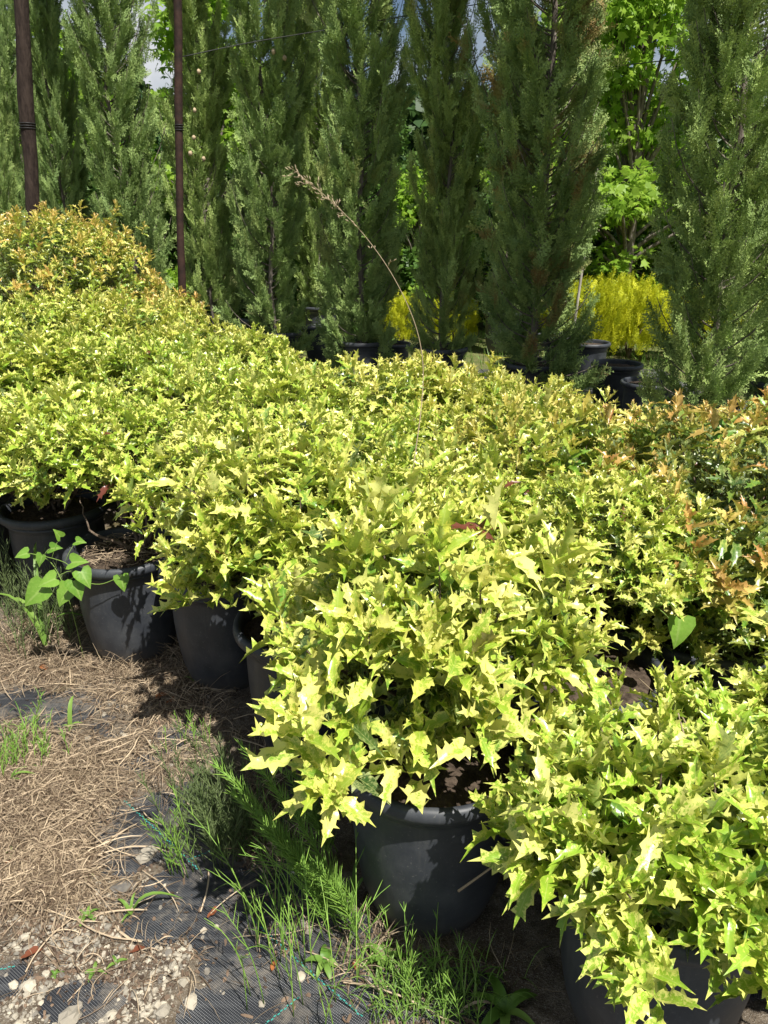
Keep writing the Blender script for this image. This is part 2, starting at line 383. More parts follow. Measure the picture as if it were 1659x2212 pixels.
sl.add(np.stack([X, Y, Zs], -1).reshape(-1, 3), np.stack([idx[:-1, :-1], idx[:-1, 1:], idx[1:, 1:], idx[1:, :-1]], -1).reshape(-1, 4))
tag(sl.obj('gravelly_soil', M_SOIL), kind='structure')
def gz(x, y): return np.maximum(soil_z(x, y), fab_z(x, y))

# turquoise guide threads woven in the fabric
def thread(p0, p1):
    g = Geo(); p0 = G(*p0); p1 = G(*p1); L = np.linalg.norm(p1 - p0); k = int(L / .009)
    d = (p1 - p0) / L; s = np.array([-d[1], d[0], 0])
    for i in range(k):
        c = p0 + d * (i * .009); sg = .0012 * (1 if i % 2 else -1)
        P = np.array([c + s * (sg - .0016), c + s * (sg + .0016), c + d * .0065 + s * (sg + .0016), c + d * .0065 + s * (sg - .0016)])
        P[:, 2] = fab_z(P[:, 0], P[:, 1]) + .0035
        g.add(P, np.array([[0, 3, 2, 1]]))
    g.obj('guide_thread', M_THREAD, fabric)
thread((262, 1725), (430, 1880)); thread((548, 1990), (790, 2205)); thread((570, 2216), (650, 2150)); thread((-10, 2098), (40, 2085)); thread((480, 1830), (400, 1860))

# ------------------------------------------------------------------ pots
POT_H = 0.47
def pot_mesh(rt=.222, rb=.160, h=POT_H, name='pot'):
    g = Geo()
    prof = [(0, .004), (rt * .66, .004), (rt * .71, .012), (rt * .75, .04)]
    for t, q in ((.16, .80), (.28, .845), (.42, .88), (.56, .90), (.7, .905), (.82, .90)): prof.append((rt * q, h * t))
    prof += [(rt - .014, h - .062), (rt - .008, h - .058), (rt - .008, h - .050), (rt - .014, h - .046), (rt - .014, h - .038)]
    lathe(g, prof, 48, wob=.006); body = g.mesh(name, M_POT)
    g = Geo()
    rim = [(rt - .013, h - .040), (rt + .006, h - .040), (rt + .013, h - .034), (rt + .016, h - .022), (rt + .013, h - .008), (rt + .006, h - .001),
           (rt - .003, h), (rt - .010, h - .005), (rt - .014, h - .016), (rt - .018, h - .05), (rt - .026, h - .1), (rt * .8, .16)]
    lathe(g, rim, 48, wob=.006); return body, g.mesh('rim', M_POT)
POT_BODY, POT_RIM = pot_mesh()
def soil_mesh(r=.203, z=POT_H - .045, rough=.012):
    g = Geo(); rr = np.linspace(.001, r, 12); a = np.arange(36) * 2 * math.pi / 36
    Rr, A = np.meshgrid(rr, a, indexing='ij'); Xs, Ys = Rr * np.cos(A), Rr * np.sin(A)
    Zs = z + (rng.random(Xs.shape) - .5) * rough + .02 * (1 - (Rr / r) ** 2)
    j = np.arange(36); F = np.concatenate([np.stack([i * 36 + j, i * 36 + (j + 1) % 36, (i + 1) * 36 + (j + 1) % 36, (i + 1) * 36 + j], 1)[:, ::-1] for i in range(11)])
    g.add(np.stack([Xs, Ys, Zs], -1).reshape(-1, 3), F); return g.mesh('soil', M_MULCH)
SOIL_ME = soil_mesh()
def put_pot(root, scale=1.0, soil=True):
    b = link('pot', POT_BODY, root); r = link('rim', POT_RIM, b); b.scale = (scale, scale, scale)
    if soil: s = link('soil', SOIL_ME, b)
    return b

# ------------------------------------------------------------------ spiny variegated leaves
def spiny_leaf(bend, fold, twist, wave, wide, seed):
    r = np.random.default_rng(seed)
    side = [(.06, .03), (.16, .10), (.25, .195), (.285, .13), (.38, .16), (.475, .255), (.505, .165), (.59, .16), (.69, .24), (.715, .13), (.79, .105), (.89, .165), (.895, .05)]
    spines = (2, 5, 8, 11)
    mid = [0, .18, .36, .54, .72, .88]
    V = [(0, t, 0) for t in mid]; ch = [(0, t) for t in mid]; F = []; offs = {}
    tip = len(mid) + 2 * len(side)
    for sg in (-1, 1):
        o = len(V); ph = r.uniform(0, 6)
        drop = r.random() < .25
        for k, (t, w) in enumerate(side):
            sp = k in spines; tt = t + r.uniform(-.015, .015) + (.01 if sp else 0); ww = w * r.uniform(.9, 1.12) * wide
            if drop and k == 2: ww *= .7
            z = fold * ww + (wave * (.75 if sp else -.3)) * ww * math.cos(ph + k * 1.3) + (.12 * ww if sp else 0)
            V.append((sg * ww * .88, tt, z)); ch.append((min(1, ww / .18), tt))
        poly = [o + k for k in range(13) if k not in spines] + [tip]
        pt = [side[k][0] for k in range(13) if k not in spines] + [1.08]
        a, b = 0, 0; tri = [(0, poly[0], poly[0])][:0]
        while a < len(mid) - 1 or b < len(poly) - 1:
            if b >= len(poly) - 1 or (a < len(mid) - 1 and mid[a + 1] <= pt[b + 1]): tri.append((a, poly[b], a + 1)); a += 1
            else: tri.append((a, poly[b], poly[b + 1])); b += 1
        tri += [(o + k - 1, o + k, o + k + 1) for k in spines]
        for t3 in tri: F.append(t3 if sg == -1 else t3[::-1])
    V.append((0, 1.08, -.02)); ch.append((.8, 1))
    V = np.array(V, float); t = V[:, 1].copy()
    V[:, 2] += -bend * t ** 2 + .12 * t; a = twist * t; x, z = V[:, 0].copy(), V[:, 2].copy()
    V[:, 0] = x * np.cos(a) - z * np.sin(a) * .3; V[:, 2] = z + x * np.sin(a); V[:, 0] += twist * .12 * t ** 2
    F = np.array(F)
    # all faces wound to look up
    n = np.cross(V[F[:, 1]] - V[F[:, 0]], V[F[:, 2]] - V[F[:, 0]])[:, 2] < 0; F[n] = F[n][:, ::-1]
    return V, [F], np.array(ch)
LEAVES = [spiny_leaf(b, f, tw, wv, wd, i) for i, (b, f, tw, wv, wd) in enumerate([(.16, .5, .15, .6, 1.0), (.45, .6, -.4, .8, .9), (.05, .8, .5, .7, .85), (.6, .4, .3, .9, 1.0), (.28, .7, -.7, .6, .95), (-.10, .45, .25, .8, 1.1), (.32, 1.1, -.2, .6, .85), (.2, .35, .6, 1.0, 1.12)])]

def shrub_mesh(seed, Rr, H, nshoot, L, lean=(0, 0), inner=.45, tip_up=.95, lump=.14, low=-.16):
    r = np.random.default_rng(seed)
    N = nshoot
    ct = r.uniform(low, 1, N); ph = r.uniform(0, 2 * math.pi, N); st = np.sqrt(np.clip(1 - ct ** 2, 0, 1))
    lum = 1 + lump * np.sin(3 * ph + 1.3 * seed) * st + lump * .8 * np.sin(5 * ph - 2.1 * seed + 3 * ct) + r.normal(0, .05, N)
    dep = np.where(r.random(N) < inner, r.uniform(.5, .86, N), r.uniform(.92, 1.07, N)); dep = np.where(r.random(N) < .05, r.uniform(1.1, 1.25, N), dep); ssc = r.uniform(.78, 1.16, N)
    P = np.stack([Rr * st ** .8 * np.cos(ph) * lum * dep, Rr * st ** .8 * np.sin(ph) * lum * dep, H * ct * dep * (lum * .5 + .5)], -1)
    P[:, 2] += .08 * H; P[:, 0] += lean[0] * P[:, 2]; P[:, 1] += lean[1] * P[:, 2]
    out = np.stack([st * np.cos(ph), st * np.sin(ph), ct * .8], -1)
    ax = nrm(out * .8 + np.array([0, 0, tip_up]) + r.normal(0, .28, (N, 3)))
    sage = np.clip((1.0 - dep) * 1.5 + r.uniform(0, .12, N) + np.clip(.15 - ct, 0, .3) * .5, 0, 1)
    geo = Geo(); n_nodes = 5
    acc = {i: [] for i in range(len(LEAVES))}
    rot0 = r.uniform(0, math.pi, N)
    h = np.where(np.abs(ax[:, 2:3]) < .9, np.array([[0, 0, 1.0]]), np.array([[1.0, 0, 0]]))
    e1 = nrm(np.cross(ax, h)); e2 = np.cross(ax, e1)
    O, D, Nn, S, RN, AG = [], [], [], [], [], []
    srand = r.random(N)
    for k in range(n_nodes):
        for sg in (0, 1):
            a = rot0 + k * math.pi / 2 + sg * math.pi + r.normal(0, .25, N)
            rad = np.cos(a)[:, None] * e1 + np.sin(a)[:, None] * e2
            ang = R(1) * (np.array([18, 38, 53, 66, 78])[k] + r.normal(0, 9, N))
            d = np.cos(ang)[:, None] * ax + np.sin(ang)[:, None] * rad
            d = nrm(d + r.normal(0, .10, (N, 3)))
            nn = ax + .55 * np.array([0, 0, 1.0]) + .12 * np.array(SUNV) + r.normal(0, .16, (N, 3)); nn = nn - (nn * d).sum(1, keepdims=True) * d
            O.append(P - ax * (.016 * k + .002) * (L / .06)); D.append(d); Nn.append(nrm(nn))
            S.append(L * np.array([.55, .85, 1.02, 1.05, 1.0])[k] * ssc * r.uniform(.82, 1.15, N))
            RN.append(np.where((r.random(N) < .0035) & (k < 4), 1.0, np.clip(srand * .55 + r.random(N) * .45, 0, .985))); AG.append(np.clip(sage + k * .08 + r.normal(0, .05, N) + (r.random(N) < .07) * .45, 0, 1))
    O, D, Nn, S, RN, AG = map(np.concatenate, (O, D, Nn, S, RN, AG)); Mx = frames(D, Nn)
    Mx[:, :, 0] *= r.uniform(.85, 1.15, len(O))[:, None]
    pick = r.integers(0, len(LEAVES), len(O))
    for i in range(len(LEAVES)):
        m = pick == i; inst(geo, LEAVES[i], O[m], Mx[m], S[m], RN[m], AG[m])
    fol = geo.mesh('foliage', M_SHRUB)
    g = Geo()
    base = np.array([0, 0, -.30])
    sel = r.choice(N, min(N, 70), replace=False)
    nst = 5; hub = np.stack([r.normal(0, .05, nst), r.normal(0, .05, nst), r.uniform(-.16, -.04, nst)], -1)
    for hb in hub: tube(g, curve(base + r.normal(0, .008, 3), (base + hb) / 2 + r.normal(0, .02, 3), hb, 5), np.linspace(.010, .006, 5), 6)
    for s in sel:
        hb = hub[r.integers(nst)]; e = P[s] - ax[s] * .02
        tube(g, curve(hb, hb * .5 + e * .5 + np.array([0, 0, -.05]) + r.normal(0, .03, 3), e, 6), np.linspace(.005, .0016, 6), 4)
    return fol, g.mesh('stem', M_TWIG)
SH = [shrub_mesh(11, .39, .32, 200, .086, low=-.02, inner=.35), shrub_mesh(12, .40, .29, 195, .084, low=-.02, inner=.35), shrub_mesh(13, .38, .34, 195, .088, low=-.02, inner=.35), shrub_mesh(14, .39, .30, 205, .082, low=-.02, inner=.35)]
SH_NEAR = [shrub_mesh(21, .35, .38, 185, .100, (-.04, -.02), tip_up=.8, low=.0, inner=.35), shrub_mesh(22, .35, .25, 175, .104, (.02, 0), tip_up=.75, low=.0, inner=.35), shrub_mesh(25, .36, .34, 185, .094, low=.02, inner=.35)]
SH_BIG = [shrub_mesh(31, .78, .66, 700, .074, lump=.10)]
SH_CU = [shrub_mesh(41, .42, .33, 330, .060, low=-.05), shrub_mesh(42, .41, .32, 310, .062, low=-.05)]
SH_MID = [shrub_mesh(32, .50, .40, 300, .078)]

GRP = 'variegated shrubs in grey pots filling the bed'
MIDLS = ['second-row shrub behind the big front shrub, right of the shaded-pot one', 'second-row shrub right behind the cream-yellow one in the shaded pot',
    'second-row shrub behind the dark pot next to the bindweed pot', 'second-row shrub straight behind the sunlit bindweed pot', 'second-row shrub behind the pot that has long grass blades before it',
    'second-row shrub well back at left, before the taller yellow ones', 'last second-row shrub, touching the taller yellow bush below the coppery one', 'third-row shrub just left of the dark-leaved copper-tipped one',
    'third-row shrub just behind the base of the tall grass stalk', 'third-row shrub behind and left of the tall grass stalk', 'back-edge shrub in front of the feathery conifer', 'yellow shrub behind the two leftmost pots',
    'shrub cut by the left edge just above the leftmost pot', 'yellow shrub near the left edge, halfway back in the bed', 'yellow shrub cut by the left edge, below the coppery bush', 'back-edge shrub in front of the brown-patched conifer']
def shrub(x, y, me, label, z=.36, rz=0.0, col=(0, 0, 0, 1), pot=1.0, s=1.0, soil=True, off=(0, 0), tilt=(0, 0)):
    root = empty('potted_shrub', (x, y, 0), label, 'potted shrub', GRP, rz)
    put_pot(root, pot, soil)
    f = link('foliage', me[0], root); f.location = (off[0], off[1], z + .17); f.color = col; f.scale = (s, s, s); f.rotation_euler = (tilt[0], tilt[1], 0)
    st = link('stem', me[1], root); st.location = (off[0], off[1], z + .17); st.scale = (s, s, s); st.rotation_euler = f.rotation_euler
    return root
shrub(.58, 1.17, SH_NEAR[1], 'large-leaved variegated shrub overflowing its pot in the bottom right corner', .33, 0, (0, .15, 0, 1), s=.96, off=(.02, -.02))
shrub(.12, 1.50, SH_NEAR[0], 'spiny yellow-green shrub in the big lit grey pot in front of the horsetails', .45, 0, (.12, 0, 0, 1), 1.0, s=1.04, off=(-.01, .07))
shrub(-.25, 2.13, SH_NEAR[2], 'cream-yellow shrub in the shaded pot behind the wiry horsetail clump', .45, 1.2, (.1, 0, 0, 1), off=(.03, .06))
shrub(-.60, 2.54, SH[0], 'yellow spiny shrub in the dark pot right of the bindweed pot', .50, 0, (.1, 0, 0, 1), s=.9, off=(.07, .07))
A5 = shrub(-1.03, 2.72, SH[1], 'thin-based yellow-green shrub in the sunlit pot with bindweed on its rim', .57, 0, (.05, .15, 0, 1), .98, s=.80, off=(-.04, .16))
shrub(-1.50, 3.18, SH[2], 'yellow shrub in the pot behind the long grass blades at left', .46, 3.3, (.05, .1, 0, 1))
shrub(-2.02, 3.35, SH[3], 'yellow shrub whose dark pot is cut by the left edge of the picture', .48, 4.2, (.0, .1, 0, 1))
shrub(.57, 1.86, SH[3], 'yellow shrub over the half-hidden pot with bare soil, right of the front pot', .56, 0, (.1, .1, .1, 1), s=.70, off=(.10, .18))
shrub(1.02, 1.28, SH_NEAR[2], 'big cream-edged shrub cut by the right edge, behind the corner shrub', .36, 0, (.05, .1, 0, 1), s=.85, off=(.06, .0))
shrub(1.00, 2.10, SH[0], 'dark-based yellow-green shrub under the large heart-shaped bindweed leaves', .33, 5.1, (.2, .2, .35, 1), s=.82)
shrub(1.16, 2.38, SH_CU[0], 'copper-tipped shrub with dark marbled leaves at the right edge', .44, .7, (.75, .5, .9, 1), s=1.25)
shrub(1.12, 3.05, SH_CU[1], 'orange-tipped shrub at the back right, behind and left of the dark-leaved copper one', .38, 1.9, (.7, .2, .25, 1))
shrub(1.55, 1.80, SH[3], 'yellow shrub only just showing at the right edge, below the bindweed leaves', .22, 2.9, (.2, .2, 0, 1))
mid_spots = [(.20, 2.33), (-.17, 2.80), (-.54, 3.27), (-.91, 3.74), (-1.28, 4.21), (-1.62, 4.70), (-1.98, 5.15), (.66, 2.68), (.28, 3.15), (-.09, 3.60), (-.46, 4.05),
             (-1.95, 4.05), (-2.4, 3.9), (-2.35, 4.6), (-2.7, 5.0), (.72, 3.50), (1.75, 3.0)]
for i, (x, y) in enumerate(mid_spots):
    shrub(x + random.uniform(-.04, .04), y + random.uniform(-.04, .04), SH[(i * 3 + 1) % 4], MIDLS[i] if i < 16 else 'copper-tipped shrub cut by the right edge, behind the dark-leaved copper one',
          .46 + random.uniform(-.08, .08) + (.03 if x < -1.2 else 0), random.uniform(0, 6), (.45 if i == 7 else random.uniform(0, .3) if i < 16 else .85, random.uniform(0, .5), random.uniform(0, .3), 1), s=random.uniform(.92, 1.06), tilt=(random.uniform(-.12, .12), random.uniform(-.12, .12)))
shrub(.34, 3.95, SH[2], 'yellow shrub with copper tips at the back of the bed, below the tall grass', .44, 1.2, (.35, .1, 0, 1))
shrub(-.83, 4.55, SH[3], 'bright shrub at the back edge under the sky gap left of centre', .52, 2.7, (.1, .1, 0, 1))
shrub(-1.25, 5.05, SH[0], 'shrub with brown-tipped shoots at the back of the bed by the rusty post', .54, 3.9, (.25, .15, 0, 1))
for (x, y, z, rz, lb) in [(-1.75, 5.5, .56, .5, 'taller yellow shrub at the back left, just right of the coppery bush'), (-2.35, 5.45, .60, 2.5, 'taller yellow shrub below the coppery bush at the left edge')]:
    shrub(x, y, SH_MID[0], lb, z, rz, (.3 if x > -2 else .1, .1, 0, 1))
shrub(-2.68, 6.45, SH_BIG[0], 'tallest bush, rounded and copper-orange, at the back left before the conifers', .84, .0, (.66, .1, .25, 1), 1.2)
shrub(-1.98, 6.35, SH_MID[0], 'copper-tipped shrub standing at the right foot of the tallest bush', .58, 4.0, (.8, .2, .3, 1))

def pot_debris(root, n, seed):
    r = np.random.default_rng(seed); g = Geo()
    for _ in range(n):
        a, q = r.uniform(0, 6.283), .175 * math.sqrt(r.random()); c = np.array([q * math.cos(a), q * math.sin(a), POT_H - .03 + .015 * (1 - (q / .18) ** 2) + r.uniform(0, .012)])
        b = r.uniform(0, 6.283); L = r.uniform(.02, .07); d = np.array([math.cos(b), math.sin(b), r.normal(0, .12)]); e = c + d * L
        if math.hypot(e[0], e[1]) > .18: continue
        tube(g, curve(c, (c + e) / 2 + r.normal(0, .006, 3), e, 4), r.uniform(.0007, .0016), 4, (r.random(), 0, 0, 0))
    tag(g.obj('straw_mulch', M_STRAW, root), kind='stuff')
pot_debris(A5, 260, 4)
gst = Geo(); rs = np.random.default_rng(9)
for (x0, y0, x1, y1, x2, y2, z2, rr) in [(.05, .02, .07, .04, .03, .12, .30, .012), (.04, .02, -.05, -.03, -.12, -.02, .12, .010), (.06, .03, .12, .06, .16, .10, .26, .008), (.05, .03, .02, .10, -.06, .16, .30, .009), (.06, .02, .10, .0, .10, .05, .28, .007), (-.12, -.02, -.15, .0, -.17, .04, .24, .004)]:
    z0 = POT_H - .04 if rr > .005 else POT_H + .06
    tube(gst, curve([x0, y0, z0], [x1, y1, z0 + .07], [x2, y2, POT_H + z2 - .05], 7) + np.concatenate([np.zeros((1, 3)), rs.normal(0, .004, (6, 3))]), np.linspace(rr, rr * .4, 7), 7)
ball_geo(gst, (.05, .02, POT_H - .035), .022, 6, 9, .1)
gst.obj('gnarled_stem', M_TWIG, A5)
def empty_pot(x, y, s, label, tilt=0.0):
    r = empty('plant_pot', (x, y, 0), label, 'plant pot', 'empty and half-empty plant pots', random.uniform(0, 6))
    b = put_pot(r, s); b.rotation_euler = (tilt, 0, 0); return r
empty_pot(.86, 1.60, .82, 'low empty grey pot behind the corner shrub, right of the bare-soil pot')

# ------------------------------------------------------------------ columnar conifers
def spray_template(seed, flat=.5):
    r = np.random.default_rng(seed); V, F, ch = [], [], []
    def strip(p, d, L, w, a0, a1):
        d = np.asarray(d) / np.linalg.norm(d); s = np.cross(d, [0, 0, 1]) + r.normal(0, .35, 3); s /= max(np.linalg.norm(s), 1e-6)
        n = len(V); q = p + d * L
        m = p + d * L * .55
        V.extend([p - s * w * .3, p + s * w * .3, m + s * w * .55, q, m - s * w * .55]); ch.extend([(0, a0)] * 2 + [(0, (a0 + a1) / 2)] + [(0, a1)] + [(0, (a0 + a1) / 2)])
        F.append((n, n + 1, n + 2, n + 4)); T.append((n + 4, n + 2, n + 3)); return q
    T = []; p = np.zeros(3); d = np.array([0, 1.0, 0]); K = 8
    for k in range(K):
        t = k / K; q = strip(p, d, .13, .022, t * .5, t * .6)
        for sg in (-1, 1):
            if r.random() < .12: continue
            sd = nrm(d * 1.0 + np.array([sg * .95, 0, 0]) + r.normal(0, flat * .5, 3)); L = (.36 - .24 * abs(t - .3)) * r.uniform(.7, 1.15)
            sp = p.copy(); m = 3
            for j in range(m):
                s2 = strip(sp, sd, L / m * 1.15, .026, t * .4 + .2, t * .4 + .5)
                for s3 in (-1, 1):
                    dd = nrm(sd + s3 * .7 * np.cross(sd, [0, 0, 1]) + r.normal(0, flat * .45, 3)); strip(sp, dd, L * .36 * r.uniform(.7, 1.2), .030, .5, 1.0)
                sp = sp + sd * L / m; sd = nrm(sd + np.array([0, .18, 0]) + r.normal(0, .08, 3))
        p = p + d * .12; d = nrm(d + r.normal(0, .07, 3))
    return np.array(V), [np.array(F), np.array(T)], np.array(ch)
SPR = [spray_template(i) for i in range(5)]
def conifer_mesh(seed, H=6.0, z0=.42, Rr=.42, nb=250, per=31, sl=.185):
    r = np.random.default_rng(seed); O, D, S, A, BR = [], [], [], [], []
    g = Geo(); tp = np.array([[r.normal(0, .02) * (1 + z), r.normal(0, .02) * (1 + z), z] for z in np.linspace(0, H, 10)]); tp[0, :2] = 0; tp[:, 2] += .30
    tube(g, tp, np.linspace(.034, .008, 10), 8)
    for b in range(nb):
        t = (b + r.random()) / nb; t = t ** .92; z = z0 + (H - z0) * t - .12
        az = b * 2.399 + r.normal(0, .4)
        env = (math.sin(min(1, (t + .30) * 4.2) * math.pi / 2)) * (1 - t ** 7) ** .7
        L = Rr * env * r.uniform(.60, 1.12) * (1 + .30 * math.sin(2.1 * seed + 7 * t) * math.cos(az - seed))
        if r.random() < .12: L *= 1.4
        o = np.array([math.cos(az), math.sin(az), 0]); c0 = np.array([np.interp(z, tp[:, 2], tp[:, 0]), np.interp(z, tp[:, 2], tp[:, 1]), z])
        up = r.uniform(.5, .95) * min(1, .15 + t * 7)
        P = curve(c0, c0 + o * L * .72 + np.array([0, 0, L * .3 * up]), c0 + o * L + np.array([0, 0, L * 1.6 * up]), 6)
        tube(g, P, np.linspace(.008, .0025, 6), 4, cap=False)
        n = max(4, int(per * (L / Rr) ** .8)); tt = 1 - r.random(n) ** 1.1 * .85; i = tt * 5; i0 = np.clip(i.astype(int), 0, 4); f = (i - i0)[:, None]
        q = P[i0] * (1 - f) + P[i0 + 1] * f; dr = nrm(P[i0 + 1] - P[i0])
        dd = nrm(dr * .8 + np.array([0, 0, .32]) + o * .22 + r.normal(0, .36, (n, 3)))
        O.append(q + r.normal(0, .012, (n, 3))); D.append(dd); S.append(sl * r.uniform(.65, 1.25, n)); A.append(np.clip(1 - tt + .1, 0, 1))
        BR.append(np.full(n, 1.0) * ((r.random(n) < .10) & (tt < .5)))
    O, D, S, A, BR = map(np.concatenate, (O, D, S, A, BR)); r0 = r.random(len(O)) ** 1.3
    nn = nrm(r.normal(0, 1, O.shape)); Mx = frames(D, nn); geo = Geo(); pick = r.integers(0, 5, len(O))
    for i in range(5):
        m = pick == i; T = SPR[i]; inst(geo, T, O[m], Mx[m], S[m], r0[m], A[m])
    return geo.mesh('crown', M_CYP, False), g.mesh('trunk', M_TRUNK)
CON = [conifer_mesh(1), conifer_mesh(2, Rr=.44), conifer_mesh(3, Rr=.40, nb=235), conifer_mesh(4, Rr=.47, nb=265)]
def conifer(x, y, k, label, s=1.0, w=1.0, rz=0.0, brown=.0, blue=.0, cones=(), lean=0.0, group='columnar conifers in pots behind the bed', pots=1.15):
    root = empty('conifer_tree', (x, y, 0), label, 'conifer', group, rz)
    c = link('crown', CON[k][0], root); c.location = (0, 0, -.13); c.color = (brown, blue, 0, 1); c.scale = (s * w, s * w, s); c.rotation_euler = (0, lean, 0)
    t = link('trunk', CON[k][1], root); t.scale = c.scale; t.rotation_euler = c.rotation_euler
    put_pot(root, pots)
    for (dx, dz) in cones:
        g = Geo(); a = math.atan2(-y, -x) - rz; ball_geo(g, (0, 0, 0), .022, 5, 8, .12, sc=(1, 1, 1.15)); o = g.obj('cone', M_CONE, root)
        o.location = (math.cos(a) * .38 - math.sin(a) * dx, math.sin(a) * .38 + math.cos(a) * dx, dz)
    return root
def cx(u, Y, z=1.2):       # x of a thing seen at column u, standing Y metres away
    return (u - 829.5) / FPX * (Y * _c + (CAM_H - z) * _s)
WF = 1.0
TREES = [
 (1555, 4.95, 3, 'full dark green conifer, the nearest one, rising behind the copper shrubs at right', .95, .86, .3, .15, .1, (), 0),
 (1165, 6.55, 3, 'broad conifer with brown dead patches and a forked trunk, right of centre', 1.05, .90, 1.3, 1.0, .25, (), 0),
 (955, 7.45, 2, 'slim deeply shaded conifer in a black pot left of the brown-patched one', 1.0, .66, 2.2, .5, .0, (), 0),
 (1092, 10.6, 0, 'thin conifer half hidden between the shaded one and the brown-patched one', 1.0, .50, .7, .3, .2, (), 0),
 (782, 7.9, 0, 'feathery conifer with long side sprays, centred behind the tall grass stalk', 1.03, .86, 3.1, .35, .3, (), 0),
 (592, 8.6, 1, 'open conifer with its grey trunk showing, left of the feathery one', 1.03, .78, 4.4, .2, .3, ((.1, 3.2), (.2, 3.15)), .0),
 (452, 9.0, 2, 'narrow dark conifer dotted with pale cones, right of the rusty post', 1.03, .66, 5.2, .1, .0, ((-.02, 2.75), (-.1, 2.35), (.03, 2.3), (-.05, 2.5), (.05, 3.1)), 0),
 (292, 8.8, 3, 'pale-tipped conifer between the dark pole and the rusty post', 1.0, .78, .2, .0, .35, (), 0),
 (160, 9.6, 0, 'grey-green conifer with open top just right of the dark pole', 1.0, .62, 1.9, .1, .4, (), 0),
 (10, 9.8, 2, 'conifer cut by the left edge of the picture, behind the dark pole', 1.0, .60, 4.0, .1, .2, (), 0),
 (1745, 5.7, 2, 'conifer just beyond the right edge, only its side sprays showing', 1.0, .95, 1.0, .2, .1, (), 0),
 (690, 11.4, 3, 'further conifer in shade between the open and the feathery one', 1.0, .70, 3.0, .1, .0, (), 0),
 (80, 12.5, 1, 'further thin conifer seen right behind the dark pole', 1.0, .55, 5.0, .1, .4, (), 0),
]
for (u, Yt, k, lb, s, w, rz, br, bl, cones, ln) in TREES:
    conifer(cx(u, Yt), Yt, k, lb, s, w * WF, rz, br, bl, cones, ln)

# pots among the conifers
for (u, v, s, lb) in [(1332, 800, 1.0, 'black pot with an open rim standing in sun between the two nearest conifers'),
                      (1270, 752, 1.0, 'black pot behind the open-rimmed one, against the golden bushes'), (1400, 835, .95, 'low dark pot tucked beside the nearest conifer'),
                      (690, 712, .95, 'grey pot glimpsed under the feathery conifer'), (848, 745, .9, 'pale grey pot beside the shaded conifer'), (495, 712, 1.1, 'grey pot at the foot of the dark cone-dotted conifer'),
                      (1210, 745, 1.1, 'dark pot in the line behind the brown-patched conifer')]:
    p = G(u, v, .40); empty_pot(p[0], p[1], s, lb)

# ------------------------------------------------------------------ background trees, golden bushes
LEAFQ = (np.array([[-.5, 0, 0], [0, -.45, .05], [.5, 0, 0], [0, .8, -.08]], float), [np.array([[0, 1, 2, 3]])], np.array([[0, 0], [0, 0], [0, 0], [0, 1.]]))
LOBE = (np.array([[0, 0, 0], [.25, .1, .03], [.62, .18, -.05], [.34, .42, .02], [.42, .85, -.08], [.14, .62, .03], [0, 1.1, -.1], [-.14, .62, .03], [-.42, .85, -.08], [-.34, .42, .02], [-.62, .18, -.05], [-.25, .1, .03]], float),
        [np.array([[0, 1, 3], [1, 2, 3], [0, 3, 5], [3, 4, 5], [0, 5, 7], [5, 6, 7], [0, 7, 9], [7, 8, 9], [0, 9, 11], [9, 10, 11]])], np.zeros((12, 2)))
def broad_tree(seed, H, Rr, nclump, nleaf, size, mat, T=LEAFQ, zlow=.15, flat=.3):
    r = np.random.default_rng(seed); g = Geo(); geo = Geo()
    tube(g, np.array([[0, 0, 0], [r.normal(0, .1), r.normal(0, .1), H * .4], [r.normal(0, .2), r.normal(0, .2), H * .85]]), [.11, .08, .03], 8)
    O, D, Nn, S = [], [], [], []
    for c in range(nclump):
        a = r.uniform(0, 2 * math.pi); t = r.uniform(zlow, 1); rad = Rr * math.sqrt(r.random()) * (math.sin(min(1, 1.25 * (1.05 - t)) * math.pi / 2))
        cpos = np.array([rad * math.cos(a), rad * math.sin(a), H * t]); cr = Rr * r.uniform(.18, .34)
        tube(g, curve([0, 0, H * t * .6], [cpos[0] * .4, cpos[1] * .4, H * t * .85], cpos, 5), np.linspace(.035, .008, 5), 5, cap=False)
        n = int(nleaf / nclump); p = nrm(r.normal(0, 1, (n, 3))) * (r.random((n, 1)) ** .45) * cr * np.array([1.25, 1.25, .75])
        O.append(cpos + p); d = nrm(p + r.normal(0, cr * .8, (n, 3)) - np.array([0, 0, cr * .5])); D.append(d); Nn.append(nrm(np.array([0, 0, 1.0]) * (1 - flat) + r.normal(0, .45, (n, 3)))); S.append(size * r.uniform(.6, 1.3, n))
    O, D, Nn, S = map(np.concatenate, (O, D, Nn, S)); inst(geo, T, O, frames(D, Nn), S, r.random(len(O)), r.random(len(O)))
    return geo.mesh('crown', mat, False), g.mesh('trunk', M_TRUNK)
BT = {'maple': broad_tree(51, 6.0, 1.7, 60, 7000, .13, M_MAPLE, LOBE), 'maple2': broad_tree(52, 5.2, 1.5, 45, 5200, .14, M_MAPLE, LOBE), 'broad': broad_tree(53, 5.0, 1.8, 70, 9000, .12, M_BROAD),
      'dark': broad_tree(54, 7.5, 2.6, 90, 12000, .17, M_DARKL), 'shrubby': broad_tree(55, 2.6, 1.3, 50, 6000, .09, M_BROAD, zlow=.05), 'light': broad_tree(56, 3.0, 1.4, 50, 6000, .10, M_MAPLE, zlow=.05)}
def bgtree(x, y, k, label, s=1.0, rz=0.0, cat='tree', name='broadleaf_tree', group='broadleaf trees behind the conifers', z=-.03):
    r = empty(name, (x, y, z), label, cat, group, rz)
    for nm, me in (('crown', BT[k][0]), ('trunk', BT[k][1])):
        o = link(nm, me, r); o.scale = (s, s, s)
    return r
